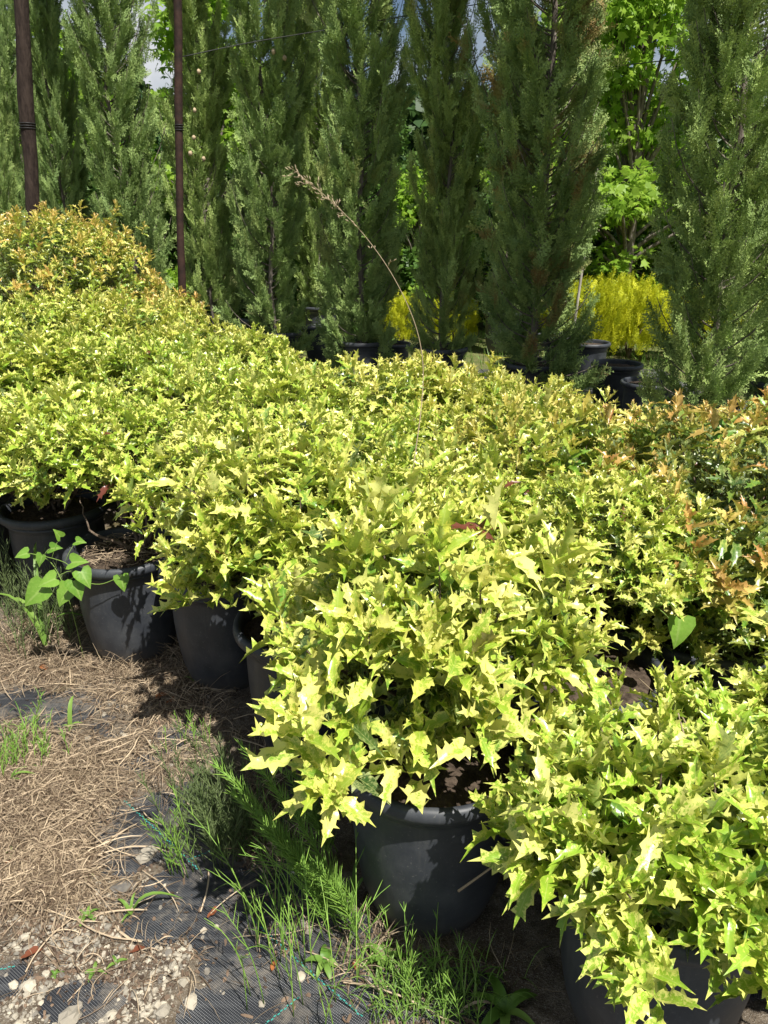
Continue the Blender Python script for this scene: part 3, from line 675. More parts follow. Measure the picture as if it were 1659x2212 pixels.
bgtree(cx(1350, 11.5), 11.5, 'maple', 'bright yellow-green maple lit from behind, over the golden bushes', .95, 1.0)
bgtree(cx(1240, 15), 15, 'maple2', 'second bright maple showing behind the brown-patched conifer', 1.15, 2.0)
bgtree(cx(470, 13), 13, 'maple2', 'bright green maple glowing behind the narrow dark conifer', .95, .3)
bgtree(cx(160, 14.5), 14.5, 'maple', 'bright maple behind the grey-green conifer at left', .82, 4.3)
bgtree(cx(720, 15), 15, 'maple', 'pale green maple in the gap left of the feathery conifer', .62, 5.2)
bgtree(cx(1420, 15), 15, 'dark', 'dark green tree with sky between its leaves, left of the nearest conifer', .50, 1.4)
bgtree(cx(1020, 17), 17, 'dark', 'dark tree behind the shaded conifer', .54, 2.4)
bgtree(cx(300, 19), 19, 'dark', 'dark tree far behind the pale-tipped conifer', .62, 3.4)
bgtree(cx(-20, 18), 18, 'dark', 'dark tree at the far left behind the conifers', .62, .4)
bgtree(cx(1700, 16), 16, 'dark', 'dark tree at the far right behind the nearest conifer', .64, 5.4)
bgtree(cx(830, 21), 21, 'broad', 'mid green tree far behind the centre conifers', .85, .9)
bgtree(cx(560, 20), 20, 'broad', 'mid green tree far behind the open conifer', .9, 1.9)
bgtree(cx(1290, 22), 22, 'broad', 'mid green tree far behind the bright maple', 1.0, 2.9)
bgtree(cx(60, 23), 23, 'broad', 'mid green tree far at left behind the pole', 1.2, 2.1)
THL = ['rounded green bush over the sunny golden pair', 'pale green bush left of the nearest conifer, above the golden bushes', 'pale green bush right behind the brown-patched conifer', 'green bush hidden behind the brown-patched conifer',
  'pale green bush behind the golden bush left of the shaded conifer', 'green bush behind the seam of the feathery and shaded conifers', 'green bush left of the feathery conifer', 'green bush behind the open conifer',
  'green bush right of the rusty post, behind the conifers', 'green bush behind the pale-tipped conifer', 'pale green bush behind the grey-green conifer', 'green bush at the left edge behind the conifers',
  'green bush behind the nearest conifer at right', 'pale green bush at the right edge behind the conifers']
for i, (u, Yt, k, s) in enumerate([(1340, 13.2, 'shrubby', .95), (1440, 12.4, 'light', .75), (1240, 13.6, 'light', .8), (1120, 14, 'shrubby', 1.0), (900, 13.5, 'light', .8), (820, 14.2, 'shrubby', 1.0),
                                   (690, 13.0, 'shrubby', .9), (560, 13.2, 'shrubby', .95), (400, 14, 'shrubby', .9), (240, 13.0, 'shrubby', 1.0), (110, 13.2, 'light', .8), (-30, 13.0, 'shrubby', 1.0), (1560, 12.4, 'shrubby', .9), (1680, 12.6, 'light', .8)]):
    bgtree(cx(u, Yt), Yt, k, THL[i], s, i * 1.1, 'bush', 'green_bush', 'bushes forming the thicket behind the conifers')
# woodland edge far off, reads as one mass
wd = Geo(); r = np.random.default_rng(5); NW = 42000
ang = r.uniform(-.75, .75, NW); dist = r.uniform(28, 36, NW); hx = dist * np.sin(ang); hy = dist * np.cos(ang)
top = 5.2 + 2.6 * fbm(hx, hx * 0 + 2, .22, 3) * 2 - 2.0; zz = top * r.random(NW) ** .8
inst(wd, LEAFQ, np.stack([hx, hy, zz], -1), frames(nrm(r.normal(0, 1, (NW, 3))), nrm(r.normal(0, 1, (NW, 3)) + np.array([0, -.4, .6]))), r.uniform(.25, .6, NW), r.random(NW), r.random(NW))
tag(wd.obj('woodland', M_DARKL, smooth=False), 'dark green woodland edge far behind everything', 'woodland', kind='stuff')

def golden_mesh(seed):
    r = np.random.default_rng(seed); N = 1300; geo = Geo(); ct = r.uniform(-.55, 1, N); ph = r.uniform(0, 6.283, N); st = np.sqrt(1 - np.clip(np.abs(ct), 0, 1) ** 2.5); q = r.uniform(.6, 1.0, N)
    P = np.stack([.40 * st * np.cos(ph) * q, .40 * st * np.sin(ph) * q, .38 + .42 * ct * q * (1 + .12 * np.sin(4 * ph))], -1); D = nrm(P * np.array([.5, .5, 0]) + np.array([0, 0, .5]) + r.normal(0, .12, (N, 3)))
    pick = r.integers(0, 5, N)
    for i in range(5):
        m = pick == i; inst(geo, SPR[i], P[m] - D[m] * .06, frames(D[m], nrm(r.normal(0, 1, (m.sum(), 3)))), r.uniform(.09, .17, m.sum()), r.random(m.sum()), r.random(m.sum()))
    g = Geo()
    for k in range(8): a = k * .8; tube(g, curve([0, 0, 0], [.05 * math.cos(a), .05 * math.sin(a), .2], [.2 * math.cos(a), .2 * math.sin(a), .5], 4), [.012, .009, .006, .003], 5)
    return geo.mesh('foliage', M_GOLD, False), g.mesh('stem', M_TWIG)
GM = [golden_mesh(1), golden_mesh(2)]
for i, (u, Yt, s, lb) in enumerate([(1290, 9.9, 1.22, 'golden yellow conifer bush behind the black pots, left one of the sunny pair'), (1380, 10.0, 1.20, 'golden yellow conifer bush behind the black pots, right one of the sunny pair'),
                                    (870, 11.0, .9, 'golden bush glimpsed just left of the shaded conifer'), (985, 11.2, .9, 'golden bush glimpsed just right of the shaded conifer'),
                                    (1655, 9.8, 1.1, 'golden bush at the right edge behind the nearest conifer'), (1250, 10.6, 1.1, 'golden bush peeping out right of the brown-patched conifer'),
                                    (1335, 10.7, 1.25, 'golden bush in the second row between the sunny pair'), (1480, 10.2, 1.05, 'golden bush hidden mostly behind the nearest conifer')]):
    root = empty('golden_conifer_bush', (cx(u, Yt), Yt, 0), lb, 'bush', 'golden conifer bushes', i * 1.3)
    for nm, me in (('foliage', GM[i % 2][0]), ('stem', GM[i % 2][1])):
        o = link(nm, me, root); o.scale = (s, s, s)

# poles, wires, stake
def pole(u0, v0, u1, v1, Y, rad, mat, name, label, cat, zt=4.3):
    a = at(u0, v0, Y); b = at(u1, v1, Y); d = (a - b) / (a[2] - b[2]); base = b - d * b[2]
    root = empty(name, tuple(base), label, cat)
    g = Geo(); H = zt; k = 9; P = np.array([d * (H * i / (k - 1)) for i in range(k)]); P[1:-1, :2] += rng.normal(0, rad * .10, (k - 2, 2)); tube(g, P, rad * (1 + .05 * rng.normal(0, 1, k)), 14); g.obj('post', mat, root)
    g = Geo()
    for zz in (2.45, 2.47, 2.49): c = d * zz; tube(g, [c + np.array([math.cos(q), math.sin(q), 0]) * rad * 1.08 for q in np.linspace(0, 6.283, 13)], .004, 5)
    g.obj('wire_tie', M_WIRE, root); return base, d
pole(45, 0, 69, 450, 7.4, .063, M_POLE, 'timber_pole', 'thick dark timber pole rising behind the coppery bush at left', 'pole')
pole(383, 0, 392, 600, 7.5, .036, M_RUST, 'rusty_post', 'slim rusty steel post between two conifers at left', 'post')
pole(112, 250, 116, 425, 10.5, .022, M_RUST, 'rusty_post', 'short thin rusty post far behind the dark timber pole', 'post', 2.6)
pole(1284, 400, 1255, 600, 9.2, .016, M_STAKE, 'leaning_stake', 'thin pale stake leaning beside the golden bushes', 'stake', 2.35)
def wire(pts, Y, label):
    P = spline([at(u, v, y) for (u, v), y in zip(pts, Y)], 6); g = Geo(); tube(g, P, .004, 5); tag(g.obj('support_wire', M_WIRE), label, 'wire', 'support wires strung between the conifers')
wire([(383, 125), (540, 92), (720, 62), (950, 22), (1180, -12)], [7.5, 7.7, 7.8, 7.6, 7.2], 'thin black wire crossing the sky gap from the rusty post to the right')
wire([(1270, 150), (1500, 124), (1700, 108)], [7.2, 6.4, 5.9], 'thin black wire passing in front of the bright maple')

# ------------------------------------------------------------------ ground litter
def ribbons(geo, base, az, L, w, lift, bend, rnd, seg=4, tilt=0.0):
    """thin curved straws lying on the ground: vectorised"""
    N = len(base); t = np.linspace(0, 1, seg + 1)
    ang = az[:, None] + bend[:, None] * (t[None] - .5)
    dx = np.cos(ang); dy = np.sin(ang)
    X = base[:, 0:1] + np.cumsum(dx, 1) * (L / (seg + 1))[:, None]; Yy = base[:, 1:2] + np.cumsum(dy, 1) * (L / (seg + 1))[:, None]
    Z = gz(X, Yy) + base[:, 2:3] + lift[:, None] * (4 * t * (1 - t))[None] + tilt * t[None]
    sx, sy = -dy, dx; ww = w[:, None] * np.array([.8] + [1] * (seg - 1) + [.4])[None]
    roll = rng.normal(0, .6, (N, 1))
    A = np.stack([X - sx * ww, Yy - sy * ww, Z - ww * roll], -1); B = np.stack([X + sx * ww, Yy + sy * ww, Z + ww * roll], -1)
    V = np.stack([A, B], 2).reshape(N * (seg + 1) * 2, 3); j = np.arange(seg)
    f = np.stack([2 * j, 2 * j + 2, 2 * j + 3, 2 * j + 1], 1); F = (f[None] + (np.arange(N) * (seg + 1) * 2)[:, None, None]).reshape(-1, 4)
    C = np.zeros((len(V), 4)); C[:, 0] = np.repeat(rnd, (seg + 1) * 2); geo.add(V, F, C)
def scatter(n, zones):
    """zones: (u, v, a, b, weight)"""
    w = np.array([z[4] for z in zones], float); w /= w.sum(); k = rng.choice(len(zones), n, p=w); out = []
    for i in k:
        u, v, a, b, _ = zones[i]; th = rng.uniform(0, 6.283); q = math.sqrt(rng.random()) * (1 + .25 * rng.normal())
        out.append(G(u + a * q * math.cos(th), v + b * q * math.sin(th)))
    return np.array(out)
st = Geo()
Z1 = [(90, 1780, 170, 150, 6), (60, 1650, 170, 90, 3), (80, 1900, 150, 80, 2.5), (240, 1480, 220, 55, 3), (60, 1420, 130, 60, 2), (380, 1560, 120, 60, 1.2), (550, 1760, 80, 150, .4), (300, 1650, 150, 60, 1.5),
      (820, 2120, 230, 90, .8), (390, 1430, 60, 70, 1.0), (600, 1990, 80, 100, .4), (300, 2000, 300, 150, .8), (150, 1330, 150, 50, 1)]
N = 19000; b = scatter(N, Z1); b[:, 2] = rng.random(N) ** 2 * .022
keep = (patchf(b[:, 0], b[:, 1]) < .25) | (rng.random(N) < .07); b = b[keep]; N = len(b)
ribbons(st, b, rng.uniform(0, 6.283, N), rng.gamma(2.5, .024, N) + .012, rng.uniform(.0004, .0011, N), rng.random(N) ** 3 * .02, rng.normal(0, .8, N) * (1 + (rng.random(N) < .15) * 2), rng.beta(.9, 1.3, N), 5)
N = 150; b = scatter(N, Z1); b[:, 2] = .010; ribbons(st, b, rng.normal(.4, .8, N), rng.uniform(.10, .26, N), rng.uniform(.0010, .0020, N), rng.random(N) * .02, rng.normal(0, .5, N), rng.uniform(.5, 1, N), 6)
for (u, v, n) in [(390, 1420, 90), (250, 1450, 60), (60, 1400, 90), (130, 1440, 60), (540, 1700, 70), (590, 1850, 60), (760, 2050, 50), (420, 1530, 40)]:
    p = G(u, v)
    for _ in range(n):
        a = rng.uniform(0, 6.283); b0 = p + np.array([rng.normal(0, .05), rng.normal(0, .04), 0]); b0[2] = gz(b0[0], b0[1]); L = rng.uniform(.05, .17); e = b0 + np.array([math.cos(a), math.sin(a), 0]) * L * .7 + np.array([0, 0, L * rng.uniform(.1, .8)])
        tube(st, curve(b0, (b0 + e) / 2 + np.array([0, 0, L * .2]), e, 4), [.0012, .0011, .0009, .0005], 3, (rng.beta(1.2, 1.2), 0, 0, 0), cap=False)
tag(st.obj('dry_straw', M_STRAW, smooth=False), 'loose dry straw and dead grass strewn over the path', 'straw', kind='stuff')
lt = Geo(); N = 5200; b = scatter(N, [(150, 1800, 260, 250, 3), (200, 2050, 260, 150, 4), (200, 1480, 300, 90, 2), (600, 1900, 120, 200, 2), (850, 2150, 250, 80, 2)])
b = b[(patchf(b[:, 0], b[:, 1]) < .2) | (rng.random(N) < .15)]; N = len(b); b[:, 2] = .0005 + rng.random(N) * .004
ribbons(lt, b, rng.uniform(0, 6.283, N), rng.gamma(2, .005, N) + .004, rng.uniform(.0012, .0042, N), rng.random(N) * .004, rng.normal(0, .8, N), rng.random(N), 3)
tag(lt.obj('litter', M_LITTER, smooth=False), 'brown scraps of bark and broken leaves over the soil', 'litter', kind='stuff')
# gravel
gv = Geo(); Z2 = [(250, 2100, 300, 120, 6), (150, 2180, 200, 60, 4), (330, 2000, 200, 80, 2.5), (120, 2030, 150, 60, 1.5), (420, 1910, 100, 50, .8), (450, 2080, 80, 60, 1), (230, 1900, 200, 60, .5), (300, 1560, 200, 90, .5), (700, 2180, 200, 60, .5)]
N = 2600; b = scatter(N, Z2); m = (patchf(b[:, 0], b[:, 1]) < .12) | (rng.random(N) < .03); b = b[m]; b[:, 2] = gz(b[:, 0], b[:, 1])
for p in b:
    s = .0015 + rng.gamma(1.3, .0020)
    ball_geo(gv, p + np.array([0, 0, s * .15]), min(s, .011), 4, 6, .2, (rng.beta(2.2, 1.6), 0, 0, 0), sc=rng.uniform(.7, 1.3, 3) * np.array([1, 1, .65]))
tag(gv.obj('gravel', M_STONE, smooth=False), 'small pale gravel scattered over the soil at lower left', 'gravel', kind='stuff')
def stone(u, v, size, shade, lb, sc=(1.2, .9, .55)):
    g = Geo(); ball_geo(g, (0, 0, 0), size, 5, 8, .11, (shade, 0, 0, 0), sc=sc); o = g.obj('stone', M_STONE, smooth=False); p = G(u, v); o.location = (p[0], p[1], gz(p[0], p[1]) + size * sc[2] * .55)
    o.rotation_euler = (rng.normal(0, .15), rng.normal(0, .15), rng.uniform(0, 6)); tag(o, lb, 'stone', 'larger stones on the path')
for a in [(318, 1850, .026, .55, 'grey angular stone beside the sparse horsetail'), (150, 2208, .026, .45, 'largest grey stone, cut by the bottom edge'), (66, 2140, .015, .95, 'white stone near the bottom left corner'),
          (412, 2165, .016, .75, 'pale rounded stone on the dark fabric edge at bottom'), (355, 2192, .017, .5, 'grey stone left of the pale rounded one'), (664, 2002, .020, .3, 'grey stone among the arching horsetail stems'),
          (650, 2110, .012, .9, 'round cream pebble on the black fabric'), (268, 1922, .028, .05, 'dark slate stone beside the arching grass blade'), (271, 1530, .009, .95, 'small white pebble by the pots'),
          (30, 2128, .010, 1.0, 'white shell-like chip at the left edge'), (240, 2196, .014, .8, 'pale stone right of the largest grey one'), (100, 2110, .010, .85, 'pale chip above the white stone'),
          (212, 1915, .009, .7, 'small grey pebble near the slate'), (440, 2010, .008, .8, 'small pale pebble on the soil ridge')]:
    stone(*a, sc=(1.3, .9, .4) if a[3] < .1 else (1.2, .95, .6))
def dead_leaf(u, v, size, shade, lb, z=0.0, flat=True):
    g = Geo(); r = rng; V = []; n = 14
    for i in range(n):
        a = i / n * 6.283; q = size * (1 + .25 * math.sin(3 * a) + .1 * r.normal()); V.append((q * math.cos(a) * 1.4, q * math.sin(a) * .6, .25 * abs(q * math.sin(a)) + .3 * size * math.cos(a) ** 2 * r.random()))
    V.append((0, 0, .001)); j = np.arange(n); g.add(np.array(V), np.stack([j, (j + 1) % n, np.full(n, n)], 1), (shade, 0, 0, 0))
    o = g.obj('fallen_leaf', M_DEAD); p = G(u, v, z); o.location = (p[0], p[1], (gz(p[0], p[1]) if z == 0 else z) + .008); o.rotation_euler = (0, 0, r.uniform(0, 6)); tag(o, lb, 'fallen leaf', 'fallen brown leaves')
for a in [(350, 1512, .022, 1, 'curled orange dead leaf on the straw before the second pot'), (372, 1520, .016, .8, 'smaller orange dead leaf touching the curled one'), (95, 1448, .020, .8, 'orange-brown leaf left of the sunlit pot'),
          (42, 1872, .020, .5, 'red-brown leaf on the straw at the left edge'), (72, 2070, .016, .15, 'dark crumpled leaf on the gravel'), (592, 2088, .010, 1, 'tiny orange leaf under the arching horsetail'),
          (300, 2060, .012, .1, 'dark curled leaf beside the fabric'), (460, 1975, .012, .3, 'brown leaf scrap on the soil ridge'), (770, 2085, .012, .35, 'brown leaf in the weeds left of the front pot base')]:
    dead_leaf(*a)

# ------------------------------------------------------------------ weeds
def horsetail(u, v, label, n, H, spread, lean, whorl, mat=M_HORSE, brL=.05, thick=.0014, arch=0.0, seed=0, dens=.018):
    p0 = G(u, v); root = empty('horsetail_clump', (p0[0], p0[1], 0), label, 'horsetail', 'horsetail clumps along the pots')
    r = np.random.default_rng(seed + 100); g = Geo()
    segT = (np.array([[-.5, 0, 0], [.5, 0, 0], [0, 0, .8], [-.4, .55, .08], [.4, .55, .08], [0, .55, .7], [0, 1.0, .3]]), [np.array([[0, 1, 4, 3], [1, 2, 5, 4], [2, 0, 3, 5]]), np.array([[3, 4, 6], [4, 5, 6], [5, 3, 6]])], np.zeros((7, 2)))
    O, D, S = [], [], []
    for i in range(n):
        b = np.array([r.normal(0, spread), r.normal(0, spread), 0]); b[2] = gz(p0[0] + b[0], p0[1] + b[1]); h = H * r.uniform(.6, 1.1)
        ln = np.array([lean[0] + r.normal(0, .18), lean[1] + r.normal(0, .18), 0]) * h
        e = b + ln * (1 + arch) + np.array([0, 0, h * (1 - .25 * arch)]); m = b + ln * .25 + np.array([0, 0, h * (.6 + .35 * arch)])
        P = curve(b, m, e, 9); tube(g, P, np.linspace(thick, thick * .5, 9), 5, (r.random(), 0, 0, 0))
        nn = int(h / dens)
        for k in range(nn):
            t = (k + 1) / (nn + 1) * 8; i0 = int(t); f = t - i0; q = P[i0] * (1 - f) + P[min(8, i0 + 1)] * f; ax = nrm(P[min(8, i0 + 1)] - P[i0])
            tt = t / 8
            if whorl == 0 or tt < .12 or r.random() > whorl / 4 + .1: continue
            for w in range(whorl):
                a = r.uniform(0, 6.283); d = nrm(np.array([math.cos(a), math.sin(a), .15]) * .55 + ax * .95 + r.normal(0, .12, 3)); O.append(q); D.append(d); S.append(brL * (1.15 - tt * .75) * r.uniform(.6, 1.2))
    if O:
        O, D, S = np.array(O), np.array(D), np.array(S); Mx = frames(D, nrm(r.normal(0, 1, O.shape))) * S[:, None, None]
        Mx[:, :, 0] = Mx[:, :, 0] / S[:, None] * .0024; Mx[:, :, 2] = Mx[:, :, 2] / S[:, None] * .0024
        inst(g, segT, O, Mx, np.ones(len(O)), r.random(len(O)), r.random(len(O)))
    g.obj('stems', mat, root); return root
horsetail(505, 1845, 'dense dark wiry horsetail clump beside the shaded pot', 36, .25, .042, (-.18, .08), 3, brL=.085, seed=1, mat=M_HORSED)
horsetail(455, 1760, 'second part-shaded horsetail tuft behind the dense wiry one', 22, .22, .05, (-.15, .1), 3, brL=.07, seed=2, mat=M_HORSED)
horsetail(385, 1880, 'sparse horsetail growing through the fabric beside the grey stone', 7, .26, .02, (-.1, .0), 2, brL=.06, seed=3)
horsetail(745, 2015, 'bright green bushy horsetail plume leaning left beside the front pot', 7, .40, .022, (-.62, .10), 7, brL=.085, thick=.0018, seed=4, dens=.010)
horsetail(720, 1850, 'second bright horsetail plume, half shaded under the front shrub', 5, .30, .03, (-.45, .2), 6, brL=.07, thick=.0018, seed=5, dens=.012)
horsetail(680, 2120, 'airy clump of arching bare horsetail stems over the black fabric', 26, .33, .07, (-.15, .15), 1, brL=.09, seed=6, arch=.5)
horsetail(600, 2000, 'thin upright horsetail stems left of the arching clump', 10, .26, .05, (-.1, .1), 1, brL=.07, seed=7, arch=.2)
horsetail(55, 1640, 'fine horsetail tuft at the left edge by the dark fabric patch', 16, .15, .05, (0, .1), 3, brL=.05, seed=8)
horsetail(110, 1385, 'greyish horsetail and dead stems left of the sunlit pot', 40, .32, .06, (-.05, 0), 2, brL=.07, seed=9, mat=M_HORSED)
horsetail(60, 1330, 'taller wiry horsetail in front of the leftmost pots', 30, .36, .07, (0, .05), 2, brL=.08, seed=19, mat=M_HORSED)
horsetail(850, 2150, 'horsetail in shade at the foot of the front pot', 9, .18, .08, (-.05, .1), 2, brL=.06, seed=10)
horsetail(980, 2190, 'horsetail at the bottom edge between the two front pots', 6, .18, .07, (0, .1), 2, brL=.06, seed=11)
horsetail(420, 1620, 'small horsetail sprigs before the second pot', 8, .14, .04, (-.1, .1), 2, brL=.05, seed=12)

def blade(g, b, az, L, w, up, droop, shade):
    d = np.array([math.cos(az), math.sin(az), 0]); P = curve(b, b + np.array([0, 0, L * up]) + d * L * .2, b + d * L * (.6 + droop * .3) + np.array([0, 0, L * (up - droop)]), 8)
    s = np.array([-d[1], d[0], 0]); ww = w * np.sin(np.linspace(.35, 1, 8) * math.pi)[:, None] ** .6; ww[-1] = .05 * w
    A = P - s * ww + np.array([0, 0, 1]) * ww * .35; B = P + s * ww + np.array([0, 0, 1]) * ww * .35
    V = np.stack([A, P, B], 1).reshape(-1, 3); j = np.arange(7); F = np.concatenate([np.stack([3 * j, 3 * j + 1, 3 * j + 4, 3 * j + 3], 1), np.stack([3 * j + 1, 3 * j + 2, 3 * j + 5, 3 * j + 4], 1)]); g.add(V, F, (shade, 0, 0, 0))
def grass_plant(u, v, label, spec, z=None, name='grass_seedling', cat='grass', grp='green grass seedlings on the path'):
    p = G(u, v, z or 0); g = Geo(); o0 = np.array([0, 0, 0.])
    for (az, L, w, up, dr) in spec: blade(g, o0, az, L, w, up, dr, rng.random())
    o = g.obj(name, M_GRASS); o.location = (p[0], p[1], (gz(p[0], p[1]) if z is None else z) - .002); tag(o, label, cat, grp)
star = lambda n, L, w=.004: [(i * 6.283 / n + rng.normal(0, .2), L * rng.uniform(.7, 1.2), w * rng.uniform(.8, 1.2), .45, .4) for i in range(n)]
grass_plant(188, 1985, 'star-shaped grass seedling on the gravel', star(7, .055, .0045))
grass_plant(283, 1975, 'grass seedling with one long blade arching right', [(.35, .17, .006, .6, .55), (2.6, .07, .005, .7, .3), (1.5, .06, .004, .8, .2), (4.3, .05, .004, .5, .3)])
grass_plant(205, 2100, 'small two-leaved seedling left of the fabric', star(4, .04, .005))
grass_plant(252, 2085, 'upright narrow seedling beside the small two-leaved one', star(3, .05, .004))
grass_plant(152, 1575, 'broad-leaved upright grass seedling on the dark fabric patch', [(1.6, .11, .008, .95, .1), (.5, .06, .006, .6, .4), (3.0, .05, .004, .6, .4), (5, .04, .004, .5, .3)])
grass_plant(20, 1690, 'grass blades reaching in from the left edge', [(.2, .13, .006, .5, .4), (-.2, .11, .005, .4, .4), (.8, .10, .004, .6, .4)])
grass_plant(190, 1895, 'yellowing seedling above the slate stone', star(4, .045, .004))
grass_plant(30, 1850, 'thin grass seedling on the straw', star(5, .06, .0025))
grass_plant(215, 1425, 'single green blade against the sunlit pot', [(2.2, .12, .005, .9, .1), (.5, .05, .003, .8, .2)])
grass_plant(312, 1420, 'short green blades at the foot of the sunlit pot', [(1.7, .09, .004, .9, .1), (2.4, .07, .003, .9, .1)])
grass_plant(420, 1480, 'green blades against the dark second pot', [(1.7, .10, .004, .9, .1), (1.2, .08, .003, .9, .2), (3, .06, .003, .7, .3)])
grass_plant(700, 2080, 'light green broad-leaved weed inside the arching horsetail', star(6, .075, .010), name='leafy_weed', cat='weed')
grass_plant(830, 2080, 'light green leafy weed before the front pot', star(7, .085, .010), name='leafy_weed', cat='weed')
grass_plant(1090, 2190, 'shaded leafy weed beside the corner pot', star(7, .12, .012), name='leafy_weed', cat='weed')
grass_plant(760, 1960, 'pale green blade standing against the front pot', [(1.4, .12, .005, .9, .15), (.8, .10, .005, .9, .3)])
grass_plant(120, 2110, 'tiny grass seedling among the gravel at bottom left', star(5, .03, .003))
# long blades before the left pots
grass_plant(98, 1395, 'tall broad-bladed grass beside the bindweed, before the left pots', [(1.9, .42, .009, .95, .08), (3.0, .36, .008, .95, .45), (.5, .40, .009, .9, .2), (2.6, .30, .009, .9, .4), (.1, .28, .007, .8, .4)], z=.02, grp='green grass seedlings on the path')
# weeds rooted among the shrubs
# low ground-cover at bottom
gc = Geo(); N = 420; b = scatter(N, [(960, 2140, 150, 50, 3), (900, 2190, 120, 40, 2), (560, 1840, 70, 110, 1.2), (60, 1590, 70, 70, 1), (90, 1330, 60, 50, 1)])
for p in b: blade(gc, np.array([p[0], p[1], gz(p[0], p[1])]), rng.uniform(0, 6.283), rng.uniform(.03, .13), rng.uniform(.0009, .0018), rng.uniform(.6, 1), rng.uniform(.1, .5), rng.random())
tag(gc.obj('grass', M_GRASS, smooth=False), 'fine green grass growing at the foot of the pots', 'grass', kind='stuff')
gb = Geo(); N = 9000; xx = rng.uniform(-6, 8, N); yy = rng.uniform(6.5, 13, N)
tri = (np.array([[-.5, 0, 0], [.5, 0, 0], [0, 1, 0]], float), [np.array([[0, 1, 2]])], np.array([[0, 0], [0, 0], [0, 1.]]))
D = nrm(np.array([0, 0, 1.0]) + rng.normal(0, .35, (N, 3))); L = rng.uniform(.05, .22, N); Mx = frames(D, nrm(rng.normal(0, 1, (N, 3)))); Mx = Mx * L[:, None, None]; Mx[:, :, 0] *= .07
inst(gb, tri, np.stack([xx, yy, np.full(N, -.03)], -1), Mx, np.ones(N), rng.random(N), rng.random(N))
tag(gb.obj('tall_grass', M_GRASS, smooth=False), 'rough grass on the ground between and behind the conifers', 'grass', kind='stuff')

# bindweed: heart-shaped leaves on a thin vine
HEART = (np.array([[0, 0, 0], [0, .35, -.02], [0, .7, -.05], [0, 1.0, -.14], [.22, -.17, .06], [.44, -.12, .10], [.48, .12, .10], [.38, .38, .06], [.2, .68, .0], [-.22, -.17, .06], [-.44, -.12, .10], [-.48, .12, .10], [-.38, .38, .06], [-.2, .68, .0]], float) * np.array([1, 1, 1.7]),
         [np.array([[0, 4, 5], [0, 5, 6], [0, 6, 1], [1, 6, 7], [1, 7, 2], [2, 7, 8], [2, 8, 3], [0, 10, 9], [0, 11, 10], [0, 1, 11], [1, 12, 11], [1, 2, 12], [2, 13, 12], [2, 3, 13]])], np.array([[0, 0]] * 4 + [[.5, .3], [1, .4], [1, .5], [1, .6], [1, .8]] * 2))
def bindweed(leaves, path, label, grp='bindweed vines', k=1.4):
    """leaves: (u, v, Y, size, heading deg); path: (u, v, Y)"""
    P = [at(*q) for q in path]; root = empty('bindweed_vine', tuple(P[0]), label, 'vine', grp); p0 = P[0]
    g = Geo(); S = spline(P, 6) - p0; tube(g, S, .0014, 5, (.5, 0, 0, 0))
    for (u, v, Y, s, hd) in leaves:
        q = at(u, v, Y) - p0; kk = np.argmin(np.linalg.norm(S - q, axis=1)); tube(g, curve(S[kk], (S[kk] + q) / 2 + np.array([0, 0, .015]), q, 4), .001, 4, (.5, 0, 0, 0))
    g.obj('stem', M_VINE, root)
    for (u, v, Y, s, hd) in leaves:
        q = at(u, v, Y) - p0; gl = Geo(); d = np.array([[math.cos(R(hd)), -.35 , math.sin(R(hd)) * .8]]); n = np.array([[.25 + rng.normal(0, .15), -.7, .75]])
        inst(gl, HEART, np.zeros((1, 3)), frames(d, n), np.array([s * k]), np.array([rng.random()]), np.array([0.])); o = gl.obj('leaf', M_VINE, root); o.location = tuple(q)
bindweed([(95, 1268, 2.50, .075, 225), (150, 1270, 2.48, .060, 240), (155, 1215, 2.50, .050, 20), (120, 1250, 2.49, .05, 200), (160, 1255, 2.46, .055, 290), (175, 1235, 2.46, .050, 300), (262, 1245, 2.47, .042, 280), (60, 1195, 2.6, .036, 190), (110, 1185, 2.6, .036, 20), (92, 1200, 2.58, .034, 250), (165, 1170, 2.6, .030, 10), (130, 1160, 2.62, .03, 100)],
         [(185, 1440, 2.62), (150, 1300, 2.52), (110, 1215, 2.6), (60, 1195, 2.6), (140, 1215, 2.55), (170, 1250, 2.5), (215, 1262, 2.48), (262, 1245, 2.48)], 'bindweed with heart-shaped leaves climbing the sunlit pot at left')
bindweed([(1440, 1180, 1.95, .075, 0), (1565, 1180, 1.98, .075, 250), (1410, 1212, 1.9, .075, 345), (1390, 1292, 1.8, .07, 10), (1468, 1338, 1.72, .07, 265)],
         [(1500, 1400, 1.85), (1440, 1330, 1.78), (1400, 1290, 1.82), (1430, 1240, 1.88), (1500, 1195, 1.95), (1570, 1180, 1.98)], 'bindweed with five large leaves over the dark-based shrub at right', k=1.15)
bindweed([(1000, 1085, 2.15, .06, 250), (1095, 1115, 2.1, .06, 280), (985, 1105, 2.12, .05, 200)], [(1010, 1180, 2.2), (1000, 1120, 2.15), (1050, 1100, 2.12), (1095, 1110, 2.1)], 'bindweed leaves in the middle of the bed, right of the tall grass')
bindweed([(1545, 935, 2.62, .06, 20), (1560, 920, 2.62, .04, 180)], [(1530, 980, 2.65), (1545, 940, 2.62)], 'bindweed leaf pair standing above the copper shrub')
bindweed([(440, 985, 2.9, .055, 260), (660, 960, 2.9, .05, 280), (750, 795, 3.7, .07, 300)], [(440, 1010, 2.95), (520, 960, 2.95), (660, 950, 2.95), (740, 800, 3.72)], 'bindweed trailing through the bed left of the tall grass')
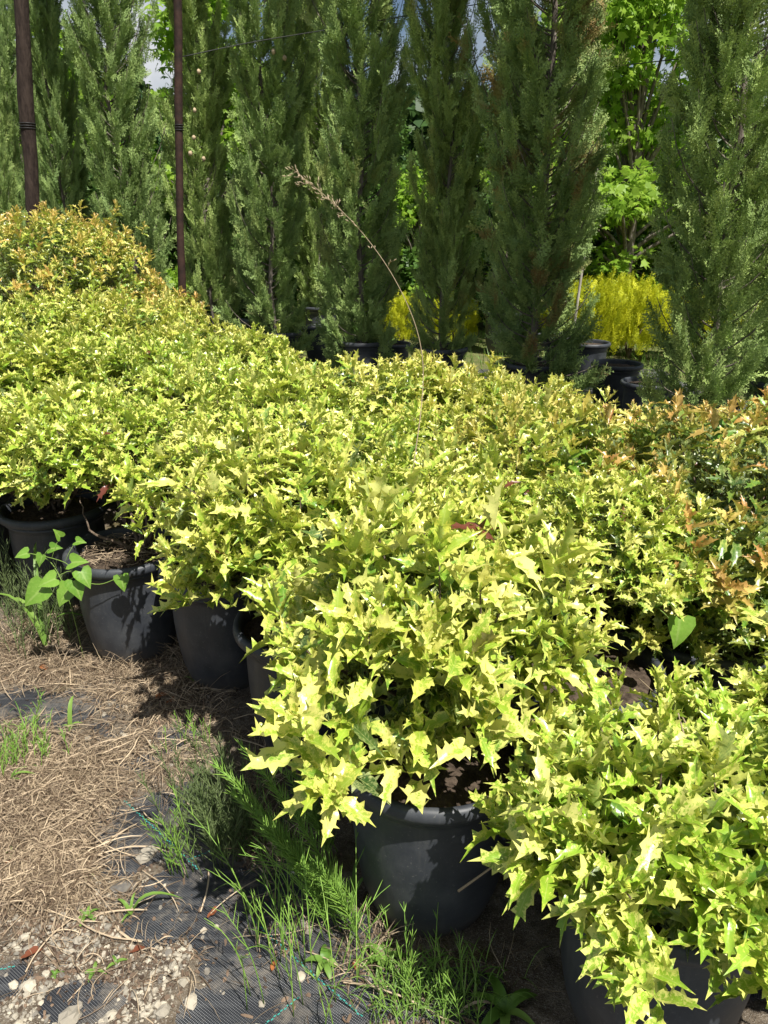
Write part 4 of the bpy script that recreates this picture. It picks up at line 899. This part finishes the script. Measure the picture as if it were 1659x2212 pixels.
bindweed([(1440, 1560, 1.55, .028, 200), (1395, 1568, 1.56, .030, 180), (1490, 1555, 1.55, .02, 20), (1515, 1595, 1.52, .018, 260), (1470, 1585, 1.53, .02, 300)], [(1395, 1640, 1.56), (1420, 1570, 1.55), (1450, 1560, 1.55), (1515, 1570, 1.53)], 'tiny bindweed by the low empty pot')

# the tall flowering grass stalk over the bed
def stalk(path, rad, label, panicle=True, seed=3):
    r = np.random.default_rng(seed); P = [at(*q) for q in path]; root = empty('grass_stalk', tuple(P[0]), label, 'grass stalk'); S = spline(P, 7) - P[0]; g = Geo()
    tube(g, S, np.linspace(rad, rad * .45, len(S)), 6, (.55, 0, 0, 0)); g.obj('stem', M_STRAW, root)
    if panicle:
        g = Geo(); k0 = int(len(S) * .60)
        for k in range(k0, len(S)):
            tt = (k - k0) / (len(S) - k0)
            if tt < .45 and k % 3: continue
            for _ in range(1 if tt < .4 else 2):
                d = nrm(nrm(S[k] - S[k - 1]) * .9 + r.normal(0, .45, 3)); L = .05 * (1.1 - tt * .5) * r.uniform(.5, 1.1); q = curve(S[k], S[k] + d * L * .5, S[k] + d * L + np.array([0, 0, -.012]), 4)
                g = Geo(); tube(g, q, .0005, 4, (.6, 0, 0, 0))
                for j in range(3):
                    w = q[1 + j % 3] + r.normal(0, .003, 3); e = nrm(d + r.normal(0, .3, 3)); tube(g, [w, w + e * .006, w + e * .013], [.0005, .0016, .0003], 4, (r.uniform(.5, .95), 0, 0, 0))
                g.obj('spikelet', M_STRAW, root)
stalk([(882, 1120, 2.00), (893, 1010, 2.06), (910, 880, 2.14), (913, 780, 2.18), (893, 690, 2.20), (845, 590, 2.22), (780, 500, 2.24), (710, 430, 2.25), (640, 372, 2.26)], .0018, 'tall arching grass stalk with tan seed head rising from the bed')
stalk([(1500, 1640, 1.28), (1480, 1560, 1.32), (1450, 1530, 1.4), (1380, 1465, 1.5)], .0022, 'bent tan stalk beside the low empty pot', False)
stalk([(1503, 1740, 1.12), (1490, 1640, 1.15), (1465, 1540, 1.2)], .0028, 'straight tan stalk rising from the corner shrub', False)
stalk([(990, 1925, 1.22), (1060, 1875, 1.22), (1120, 1830, 1.24)], .0030, 'broken yellow straw leaning on the front pot', False)
stalk([(1220, 1320, 1.9), (1350, 1275, 1.95), (1450, 1240, 2.0), (1560, 1290, 2.05)], .0022, 'dry stem lying over the shrubs near the bindweed leaves', False)
stalk([(512, 1010, 2.75), (515, 930, 2.75)], .0026, 'short tan stub of a stem standing in the bed', False)
